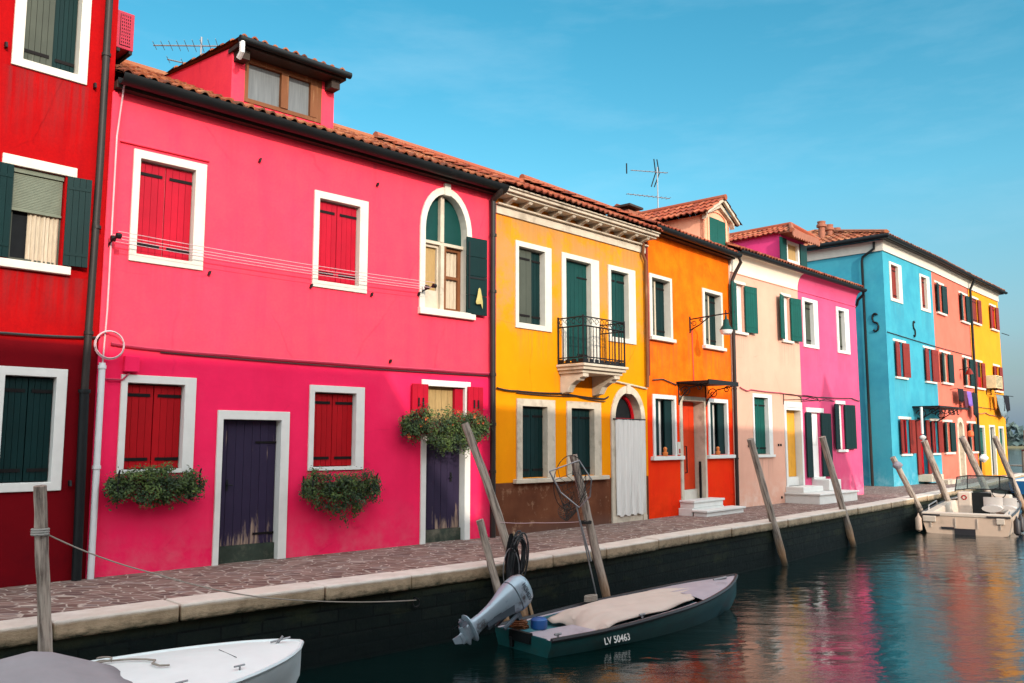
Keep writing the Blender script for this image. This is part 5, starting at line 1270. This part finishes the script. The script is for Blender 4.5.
def boat(name, loc, rz, label, st, hull_mats, rail=.03, rail_mat=None, floor_z=.12, x_in0=.0, x_deck=3.0, inner_mat=None, deck_mat=None, inset=.1, n=36, cat='boat', transom=True):
    t = empty(name, loc, rz, label, cat, 'moored boats')
    S = smooth_st(st, n); q = MB()
    rings = [hull_section(r) for r in S]; q.loft(rings, closed=False)
    if transom: q.poly(rings[0])
    o = q.build('hull', hull_mats, t, smooth=True)
    # side decks / coaming strip, inner skin and floor
    q = MB(); top = []
    Sin = [r for r in S if r[0] <= x_deck+.001]
    for sgn in (1,-1):
        q.loft([[(r[0],sgn*r[1],r[2]),(r[0],sgn*max(.0,r[1]-inset),r[2]+.004)] for r in Sin], closed=False)
    q.build('side_deck', deck_mat, t, smooth=True)
    q = MB()
    for sgn in (1,-1):
        q.loft([[(r[0],sgn*max(0,r[1]-inset),r[2]+.004),(r[0],sgn*max(0,r[1]-inset-.02),r[2]-.06),(r[0],sgn*max(0,min(r[1]-inset-.03,r[3])),floor_z)] for r in Sin], closed=False)
    q.loft([[(r[0],max(0,min(r[1]-inset-.03,r[3])),floor_z),(r[0],-max(0,min(r[1]-inset-.03,r[3])),floor_z)] for r in Sin], closed=False)
    a = Sin[0]; q.poly([(a[0]+.04,a[1]-inset,a[2]),(a[0]+.04,-a[1]+inset,a[2]),(a[0]+.04,-a[3],floor_z),(a[0]+.04,a[3],floor_z)])
    a = Sin[-1]; w = max(0,a[1]-inset); q.poly([(a[0]-.005,w,a[2]),(a[0]-.005,-w,a[2]),(a[0]-.005,-w,floor_z),(a[0]-.005,w,floor_z)])
    q.build('cockpit', inner_mat, t, smooth=True)
    q = MB(); Sd = [r for r in S if r[0] >= x_deck-.001]
    q.loft([[(r[0],r[1]*c,r[2]+.006+(1-c*c)*.10*min(1,r[1])) for c in (-1,-.75,-.5,-.25,0,.25,.5,.75,1)] for r in Sd], closed=False)
    q.build('foredeck', deck_mat, t, smooth=True)
    if rail_mat:
        q = MB(); path = [(r[0],r[1]+.005,r[2]+rail*.3) for r in S] + [(r[0],-r[1]-.005,r[2]+rail*.3) for r in reversed(S)]
        q.tube(path, rail, 6); q.build('gunwale', rail_mat, t, smooth=True)
    return t, S

# ---- green boat with the outboard
M['hull_green'] = simple('dark_green_hull_paint', (.007,.065,.065), .4, .35, .3, 4, dirt=((.02,.04,.035), .56, .72))
M['rail_black'] = simple('black_gunwale_rubber', (.012,.010,.014), .5)
M['deck_grey'] = simple('grey_lilac_deck', (.36,.31,.34), .6, .3, .15, 5, dirt=((.22,.19,.2), .6, .75))
M['inner_teal'] = simple('teal_interior', (.03,.14,.17), .5, .4, .3, 4)
st = [(0,.52,.19,.44,-.04,-.08),(.8,.60,.21,.50,-.05,-.10),(1.8,.62,.26,.50,-.06,-.12),(2.7,.55,.31,.40,-.05,-.13),(3.5,.36,.38,.20,-.02,-.12),(4.0,.14,.43,.05,.08,-.05),(4.22,.012,.46,.006,.24,.17)]
gb, S = boat('motor_dinghy', (.12,10.64,WATER+.01), R(39.5), 'dark green open boat with pale tarpaulin cover and tilted silver outboard', st, M['hull_green'], .026, M['rail_black'], .10, 0, 2.75, M['inner_teal'], M['deck_grey'], .09)
q = MB(); q.box(.06,.85,-.50,.02,.155,.185); q.build('stern_deck', M['deck_grey'], gb, bevel=.008)
q = MB(); rows = []; nx, ny = 40, 20
for i in range(nx+1):
    x = .88 + 2.25*i/nx; r = lerp_st(S, x); row = []
    for j in range(ny+1):
        c = -1 + 2*j/ny; f = i/nx
        wmax = r[1]-.13; end = 1 if f < .72 else math.sqrt(max(0,1-((f-.72)/.28)**2)); w = wmax*max(.03,end)
        dome = .055*(1-abs(c)**4)*min(1,(1-f)*3.2+.12)
        z = r[2] + .02 + dome
        if f < .12: z -= (1-f/.12)**1.5*.20*(.35+.65*(1-c*c)) + .02*math.sin(c*9)*(1-f/.12)
        z += .007*math.sin(j*1.1+i*.5) + .009*math.sin(i*.35+c*2) + (.012*math.sin(c*14+i*.3)*max(0,1-f*3))
        row.append((x + (.05*math.sin(c*5) if f < .05 else 0), c*w, z))
    rows.append(row)
q.loft(rows, closed=False)
M['tarp'] = simple('beige_tarpaulin', (.52,.42,.36), .85, .15, .12, 4, bmp=.01)
o = q.build('tarpaulin', M['tarp'], gb, smooth=True); so = o.modifiers.new('t','SOLIDIFY'); so.thickness = .012
for x, s in ((.16,-.46),(2.9,.3),(1.55,-.52)):
    q = MB()
    q.tube([(x-.05,s,.24 if x<1 else .30),(x+.05,s,.24 if x<1 else .30)], .014, 6); q.tube([(x,s,.18 if x<1 else .26),(x,s,.25 if x<1 else .31)], .016, 6)
    q.build('cleat', M['alu'], gb)
q = MB(); q.tube([(3.75,.05,.44),(3.95,-.03,.47)], .02, 6); q.build('bow_fitting', M['alu'], gb)
q = MB(); q.tube([(.34,.08,.19),(.34,.08,.21),(.34,.08,.30),(.34,.08,.32)], [.09,.105,.105,.08], 16); q.build('fuel_can', simple('blue_plastic', (.01,.09,.30), .4), gb, smooth=True)
q = MB()
for k in range(5): q.tube([(.12+.1*random.random()+.09*math.cos(s), .26+.10*math.sin(s), .2+.02*k) for s in [j*.6 for j in range(11)]], .013, 5)
q.build('coiled_line', M['wood_brown'], gb)
q = MB()
for k in range(4): q.tube([(1.7+.11*math.cos(s),.55+.04*math.sin(s),.31+.02*k) for s in [j*.6 for j in range(11)]], .012, 5)
q.build('coiled_rope', M['rope'], gb)
# registration number (white characters on the starboard side)
def text_mesh(txt, size, mat, parent, loc, rot, name='registration'):
    cu = bpy.data.curves.new(name, 'FONT'); cu.body = txt; cu.size = size; cu.extrude = .0015; cu.align_x = 'CENTER'; cu.offset = .0015
    ob = bpy.data.objects.new(name+'_curve', cu); col.objects.link(ob)
    dg = bpy.context.evaluated_depsgraph_get(); me = bpy.data.meshes.new_from_object(ob.evaluated_get(dg))
    col.objects.unlink(ob); bpy.data.objects.remove(ob); me.materials.clear(); me.materials.append(mat); me.name = name
    o = bpy.data.objects.new(name, me); col.objects.link(o); o.parent = parent; o.location = loc; o.rotation_euler = rot; return o
M['letter'] = simple('white_lettering', (.78,.78,.74), .5, .4, .1)
r = lerp_st(S, .95); r2 = lerp_st(S, 1.25)
text_mesh('LV 50463', .115, M['letter'], gb, (1.0, -(r[1]+r[3])/2-.062, .055), (R(78), 0, math.atan2(-(r2[1]-r[1]), .3)+R(1)))
# outboard: built along its own axis (local x = from cowling top to skeg), tilted up
mt = empty('outboard_motor', (0,0,0), 0); mt.parent = gb
mt.location = (.02,.10,.66); mt.rotation_euler = (0, R(150), 0); mt.scale = (.97,.86,.86)   # +x of the motor points aft and down
M['motor'] = simple('silver_blue_paint', (.29,.37,.43), .28, .5, .15, 5, metal=.25, dirt=((.07,.07,.075), .58, .66))
M['motor_dark'] = simple('dark_motor_paint', (.06,.08,.10), .4)
def sup(cx, cy, cz, ry, rz, n=18, e=2.6):
    out = []
    for k in range(n):
        a = 2*math.pi*k/n; c, s = math.cos(a), math.sin(a)
        out.append((cx, cy + ry*math.copysign(abs(c)**(2/e), c), cz + rz*math.copysign(abs(s)**(2/e), s)))
    return out
q = MB(); q.loft([sup(-.16,0,.0,.03,.05),sup(-.15,0,.0,.10,.15),sup(-.12,0,.0,.135,.205),sup(-.05,0,.0,.155,.235),sup(.06,0,.0,.16,.24),sup(.085,0,.0,.158,.238)]); q.build('cowling', M['motor'], mt, smooth=True)
q = MB(); q.loft([sup(.088,0,0,.152,.230),sup(.10,0,0,.152,.230)]); q.build('cowling_seam', M['motor_dark'], mt)
q = MB(); q.loft([sup(.103,0,.0,.158,.236),sup(.20,0,-.01,.145,.21),sup(.34,0,-.035,.10,.15),sup(.46,0,-.05,.075,.115),sup(.62,0,-.055,.062,.105),sup(.74,0,-.06,.062,.115),sup(.80,0,-.07,.075,.15)]); q.build('midsection', M['motor'], mt, smooth=True)
q = MB(); q.loft([sup(.80,0,-.09,.11,.20),sup(.815,0,-.09,.115,.21),sup(.825,0,-.09,.10,.19)]); q.loft([sup(.825,0,-.06,.05,.11),sup(.90,0,-.05,.045,.10),sup(.98,0,-.05,.02,.08)])
q.tube([(.90,0,.10),(.90,0,.02),(.90,0,-.12),(.90,0,-.2)], [.012,.05,.055,.045], 12)
q.mesh([(.95,-.008,.04),(.95,-.008,-.12),(1.08,-.006,-.14),(1.08,-.006,-.06),(.95,.008,.04),(.95,.008,-.12),(1.08,.006,-.14),(1.08,.006,-.06)],[(0,1,2,3),(7,6,5,4),(0,4,5,1),(1,5,6,2),(2,6,7,3),(3,7,4,0)])
q.build('gearcase', M['motor'], mt, smooth=True)
q = MB()
for k in range(3):
    a = k*2.094+.4; e1 = Vector((math.cos(a),math.sin(a),0)); e2 = Vector((-math.sin(a),math.cos(a),.7)).normalized()
    c = Vector((.90,0,-.23)); q.poly([c+e1*.02+e2*.015, c+e1*.08+e2*.05, c+e1*.125, c+e1*.08-e2*.05, c+e1*.02-e2*.015])
q.tube([(.90,0,-.2),(.90,0,-.27)], [.03,.018], 10); q.build('propeller', M['motor_dark'], mt)
q = MB(); q.box(.14,.20,-.09,.09,.16,.30); q.box(.26,.6,-.03,.03,.075,.12); q.tube([(.2,-.1,.2),(.45,-.1,.22)], .03, 8); q.tube([(.2,.1,.2),(.45,.1,.22)], .03, 8)
q.mesh([(.36,-.105,.02),(.62,-.08,-.02),(.62,-.082,.05),(.36,-.107,.08)], [(0,1,2,3)])
q.build('clamp_bracket', M['motor_dark'], mt)
for sg in (-1,1):
    q = MB(); q.prismx([(0,0)]*3, 0, 0) if False else None
    q.mesh([(.20,sg*.150,.02),(.24,sg*.142,.13),(.56,sg*.071,.06),(.60,sg*.068,-.01)], [(0,1,2,3)]); q.mesh([(.20,sg*.120,.02),(.24,sg*.110,.13),(.56,sg*.05,.06),(.60,sg*.05,-.01)], [(0,1,2,3)])
    q.build('side_panel', M['motor_dark'], mt)
q = MB(); q.box(-.04,.02,-.17,.20,.10,.22); q.tube([(-.03,.16,.14),(-.02,.17,.02)], .03, 6); q.build('transom_bracket', M['gutter'], gb)
o = text_mesh('HONDA', .075, M['motor_dark'], mt, (-.11,-.158,.0), (0,0,0), 'lettering')
o.matrix_basis = Matrix(((1,0,0,-.035),(0,0,1,-.1605),(0,-1,0,.0),(0,0,0,1))) @ Matrix.Rotation(R(-90),4,'Z') @ Matrix.Translation((0,-.03,0))

# ---- white boat, bottom left
M['hull_white'] = simple('white_gelcoat', (.66,.72,.72), .35, .5, .08, 3, dirt=((.45,.5,.5), .62, .8))
M['deck_white'] = simple('white_deck', (.68,.73,.71), .45, .4, .08, 4)
M['cover_grey'] = simple('grey_boat_cover', (.27,.255,.265), .85, .15, .12, 5, bmp=.006)
st = [(0,.80,.46,.68,.0,-.1),(1.5,.88,.48,.76,-.02,-.13),(2.8,.87,.51,.66,-.02,-.15),(3.7,.72,.54,.42,.02,-.15),(4.3,.46,.57,.18,.1,-.08),(4.62,.20,.59,.05,.22,.06),(4.74,.02,.595,.01,.38,.30)]
ax = R(42.5); bow = Vector((-2.0,8.42,WATER)); wl = bow - Vector((math.cos(ax),math.sin(ax),0))*4.74
wb, SW2 = boat('white_boat', wl, ax, 'white boat with grey fabric cover at the lower left corner', st, M['hull_white'], .020, M['hull_white'], .12, 0, 2.3, M['inner_teal'], M['deck_white'], .12)
q = MB(); rows = []
for i in range(25):
    x = -.05 + 3.0*i/24; r = lerp_st(SW2, max(0,x)); rows.append([])
    for j in range(21):
        c = -1+2*j/20; pk = .27*max(0,1-abs((x-2.5)/(.55 if x > 2.5 else 2.6)))**1.05
        z = r[2] + .04 + pk*max(0,1-abs(c-.28)/(1.28 if c < .28 else .72)) + .02*(1-c*c) + .010*math.sin(j*.9+i*.4)*(1-abs(c))
        if abs(c) > .99: z -= .10
        bowc = .16*(1-c*c) if i > 18 else 0
        rows[-1].append((x + bowc*(i-18)/6 if i > 18 else x, c*(r[1]+.015), z))
q.loft(rows, closed=False); o = q.build('boat_cover', M['cover_grey'], wb, smooth=True); so = o.modifiers.new('t','SOLIDIFY'); so.thickness = .01
q = MB(); q.tube([(4.46,.06,.63),(4.62,-.02,.665)], .009, 6); q.tube([(4.5,.02,.61),(4.56,.01,.68)], .012, 6)
q.build('bow_fitting', M['alu'], wb)
for x, y in ((3.9,-.5),(3.35,-.66)):
    q = MB(); q.tube([(x-.05,y,.615),(x+.05,y+.015,.615)], .008, 6); q.tube([(x,y,.57),(x,y,.615)], .008, 6); q.build('cleat', M['alu'], wb)
q = MB(); q.tube([(4.0,.14,.622),(4.0,-.22,.618)], .003, 4); q.build('hatch_seam', M['rail_black'], wb)
q = MB()
path = [(3.0,.60,.585),(3.15,.48,.602),(3.3,.34,.617),(3.38,.2,.628),(3.42,.10,.632),(3.36,.0,.634),(3.38,-.1,.632),(3.45,-.14,.63)]
q.tube(path, .009, 6); q.tube([(3.12+.06*math.cos(a),.45+.05*math.sin(a),.60+.003*k) for k, a in enumerate([j*.7 for j in range(14)])], .008, 5); q.build('deck_rope', M['rope'], wb, smooth=True)

# ---- cream motorboat on the right
M['hull_cream'] = simple('cream_gelcoat', (.54,.40,.30), .4, .5, .12, 3, dirt=((.30,.22,.16), .6, .8))
M['deck_cream'] = simple('cream_deck', (.52,.44,.36), .5, .4, .12, 4)
st = [(0,1.07,.50,.97,-.02,-.1),(1.8,1.09,.53,.97,-.03,-.15),(3.6,1.06,.58,.85,-.02,-.18),(5.2,.88,.65,.5,.04,-.16),(6.4,.48,.71,.2,.14,-.06),(7.0,.03,.75,.01,.4,.3)]
cb, S3 = boat('cabin_motorboat', (12.2,23.55,WATER+.03), R(56), 'cream motorboat with a windscreen moored beside the far posts', st, M['hull_cream'], .03, M['rail_black'], .16, 0, 4.6, M['deck_cream'], M['deck_cream'], .22)
q = MB(); q.box(-.02,.30,-1.08,1.08,.44,.535); q.box(-.055,-.005,-.92,-.72,.28,.44); q.box(-.055,-.005,.72,1.05,.28,.44)
q.build('stern_deck', M['deck_cream'], cb, bevel=.02)
q = MB(); q.box(-.03,-.004,-.22,.28,-.1,.13); q.build('motor_recess', M['rail_black'], cb)
q = MB(); q.box(-.03,-.004,.29,.60,.10,.16); q.build('step_recess', M['rail_black'], cb)
for y in (.85,.25,-.28,-.82):
    q = MB(); q.box(-.03,-.004,y-.010,y+.010,.14,.40); q.build('drain_strip', M['deck_cream'], cb)
for y0, y1 in ((.62,1.06),(-1.06,-.5)):
    q = MB(); q.box(-.035,-.004,y0,y1,.447,.49); q.build('rubbing_strip', M['rail_black'], cb)
q = MB(); q.box(2.55,3.2,.12,.48,.16,.98); q.box(2.6,3.2,-.90,-.40,.16,.92); c1 = q.build('console', M['deck_cream'], cb, bevel=.04)
q = MB(); q.box(2.75,2.78,-.40,.12,.16,.96); q.build('cabin_door', M['gutter'], cb)
q = MB(); q.tube([(2.545,.30+.06*math.cos(a),.82+.06*math.sin(a)) for a in [k*.5 for k in range(14)]], .016, 6); q.build('round_badge', M['red_deep'], cb)
q = MB(); q.tube([(2.7,.55,.98),(2.9,.5,1.40),(3.15,.25,1.44),(3.15,-.6,1.44),(2.9,-.95,1.40),(2.7,-1.0,.98)], .02, 6); q.tube([(2.75,.53,1.02),(3.0,.25,1.05),(3.0,-.6,1.05),(2.75,-.98,1.02)], .018, 6)
q.tube([(3.0,.25,1.05),(3.15,.25,1.44)], .015, 5); q.tube([(3.0,-.6,1.05),(3.15,-.6,1.44)], .015, 5); ws = q.build('windscreen_frame', M['gutter'], cb, smooth=True)
q = MB()
def gl(a, b, c, d): q.poly([a,b,c,d])
gl((3.01,.25,1.06),(3.155,.25,1.43),(3.155,-.6,1.43),(3.01,-.6,1.06)); gl((2.76,.53,1.03),(2.905,.5,1.39),(3.15,.26,1.43),(3.0,.26,1.06)); gl((3.0,-.61,1.06),(3.15,-.61,1.43),(2.905,-.95,1.39),(2.76,-.98,1.03))
m, nt, b = newmat('boat_screen'); b.inputs['Base Color'].default_value = (.35,.42,.42,1); b.inputs['Transmission Weight'].default_value = .85; b.inputs['Roughness'].default_value = .05; b.inputs['IOR'].default_value = 1.05
o = q.build('windscreen', m, cb); so = o.modifiers.new('t','SOLIDIFY'); so.thickness = .006
def chair(x, y, z, lab):
    q = MB(); q.loft([sup2 for sup2 in [[(x+a, y+.26*math.cos(t), z+.10*math.sin(t)+.02) for t in [k*2*math.pi/14 for k in range(14)]] for a in (-.22,-.18,.18,.22)]]); q.box(x-.06,x+.06,y-.07,y+.07,.16,z)
    q.loft([[(x+.22+.05*math.cos(t), y+.25*math.sin(t), z+zz) for t in [k*2*math.pi/14 for k in range(14)]] for zz in (.05,.1,.26,.32)])
    return q.build('seat', simple('white_vinyl', (.44,.41,.38), .5, .4, .1), cb, smooth=True)
chair(1.95,-.48,.55,''); chair(2.35,-.80,.52,'')
q = MB(); q.tube([(2.4,-.62+.17*math.cos(a),.98+.15*math.sin(a)) for a in [k*.5 for k in range(14)]], .014, 5); q.build('steering_wheel', M['iron'], cb)
q = MB(); q.tube([(.6,.98,.56),(.62,.98,.68),(2.2,1.0,.72),(2.3,1.0,.6)], .018, 6); q.build('handrail', M['alu'], cb)
q = MB(); q.tube([(.3,-1.0,.55),(.55,-1.0,.58)], .02, 6); q.build('cleat', M['alu'], cb)
for k, (x, y) in enumerate(((.3,-1.17),(1.3,-1.2),(-.02,1.16))):
    q = MB(); q.tube([(x,y,.50),(x,y,.42),(x,y,.36),(x,y,.05),(x,y,.0)], [.01,.04,.085,.085,.03], 10); q.build('fender', M['rail_black'] if y < 0 else M['hull_cream'], cb, smooth=True)
# ---- blue boat and jetty beyond
st = [(0,.7,.5,.6,.0,-.1),(1.5,.75,.52,.62,-.02,-.12),(3,.6,.58,.4,0,-.12),(4,.25,.66,.1,.1,-.05),(4.3,.02,.7,.01,.4,.3)]
boat('open_boat', (22.75,38.6,WATER+.25), R(44), 'small blue boat half hidden behind the cream motorboat', st, simple('blue_hull_paint', (.01,.14,.38), .4), .03, simple('blue_rail', (.02,.2,.45), .4), .1, 0, 3.0, M['deck_cream'], M['deck_cream'], .1)
t = empty('jetty', (27.0,47.8,WATER+.22), R(18), 'low wooden jetty beyond the sunny yellow house', 'jetty')
q = MB()
for k in range(30): q.box(.0+.3*k, .28+.3*k, -2.4, .2, .95, 1.0, tint=random.random())
q.build('deck', M['post'], t)
q = MB()
for x in (0.2,3,6,9):
    for y in (-2.2,.0): q.tube([(x,y,-.4),(x,y,.95)], .12, 8)
q.box(0,9,-2.42,-2.36,.7,.94); q.build('frame', M['wood_brown'], t)
q = MB(); q.box(1.5,4.5,-1.6,-.2,1.0,1.75); q.box(1.4,4.6,-1.7,-.1,1.75,1.83); tag(q.build('market_crate', M['brick_paint'], loc=(27.2,48.3,WATER+.22)), 'brick red chest standing on the jetty', 'chest').rotation_euler = (0,0,R(18))
for x, y, zt, r, lab in ((22.66,38.1,2.1,.15,'thick dark pile standing in the water at the right picture edge'),(27.3,46.3,1.1,.13,'short pile at the corner of the jetty')):
    q = MB(); q.tube([(0,0,-.4),(0,0,.3),(.02,0,zt-WATER)], [r,r*1.02,r*.95], 12); tag(q.build('pile', M['post'], smooth=True, loc=(x,y,WATER)), lab, 'pile')

# ================================================================== LIGHT, SKY, CAMERA
SUN_AZ = math.atan2(.47, -.88)   # direction towards the sun, clockwise from +Y
SUN_EL = R(21)
SKY_SAT, SKY_FRONT, SKY_BACK = 1.45, .72, 4.2
S_DIR = Vector((math.sin(SUN_AZ)*math.cos(SUN_EL), math.cos(SUN_AZ)*math.cos(SUN_EL), math.sin(SUN_EL)))
ld = bpy.data.lights.new('sun', 'SUN'); ld.energy = 2.0; ld.angle = R(.7); ld.color = (1.0,.90,.76)
lo = bpy.data.objects.new('sun', ld); col.objects.link(lo); lo.rotation_euler = (-S_DIR).to_track_quat('-Z','Y').to_euler(); lo.location = (0,-5,30)
w = bpy.data.worlds.new('World'); sc.world = w; w.use_nodes = True
nt = w.node_tree; nt.nodes.clear(); out = nt.nodes.new('ShaderNodeOutputWorld'); bg = nt.nodes.new('ShaderNodeBackground'); sky = nt.nodes.new('ShaderNodeTexSky')
sky.sky_type = 'NISHITA'; sky.sun_disc = False; sky.sun_elevation = SUN_EL; sky.sun_rotation = SUN_AZ; sky.air_density = 1.0; sky.dust_density = .9; sky.ozone_density = 1.0
hsv = nt.nodes.new('ShaderNodeHueSaturation'); hsv.inputs['Hue'].default_value = .468; hsv.inputs['Saturation'].default_value = SKY_SAT; hsv.inputs['Value'].default_value = 1.0
nt.links.new(sky.outputs[0], hsv.inputs['Color'])
# hazy sky with added fill: boosted and warmed sunward and overhead, dimmed opposite
tc = nt.nodes.new('ShaderNodeTexCoord'); dp = nt.nodes.new('ShaderNodeVectorMath'); dp.operation = 'DOT_PRODUCT'
dp.inputs[1].default_value = (S_DIR.x*.9, S_DIR.y*.9, .45); nt.links.new(tc.outputs['Generated'], dp.inputs[0])
f = ramp(nt, dp.outputs['Value'], -.2, .55, SKY_FRONT, SKY_BACK)
hz = mix(nt, 1.0, hsv.outputs[0], f, 'MULTIPLY')
warm = ramp(nt, dp.outputs['Value'], -.15, .4, 0, 1)
hz = mix(nt, math_(nt, 'MULTIPLY', warm, .72), hz, (9.4,8.3,7.2))
zz, _x = sep_z(nt, tc.outputs['Generated'])
wv_ = noise(nt, coords(nt, (2.2,2.2,9), 'Generated'), 1.6, 7, .6); hz = mix(nt, ramp(nt, wv_, .50, .78, 0, .16), hz, (2.6,3.6,4.2))
hz = mix(nt, ramp(nt, zz, .0, .28, .96, 0), hz, (.60,1.0,1.42))
nt.links.new(hz, bg.inputs['Color']); bg.inputs['Strength'].default_value = .15; nt.links.new(bg.outputs[0], out.inputs[0])
cd = bpy.data.cameras.new('camera'); cam = bpy.data.objects.new('camera', cd); col.objects.link(cam); sc.camera = cam
cam.location = (0,0,1.6); cam.rotation_euler = (R(90+6.654), 0, 0); cd.sensor_width = 36; cd.lens = 860.8/1024*36; cd.clip_start = .1; cd.clip_end = 6000
vs = sc.view_settings; vs.view_transform = 'Standard'; vs.look = 'None'; vs.exposure = 0.88; vs.gamma = 1
vs.use_curve_mapping = False
sc.cycles.use_denoising = True
sc.cycles.max_bounces = 8
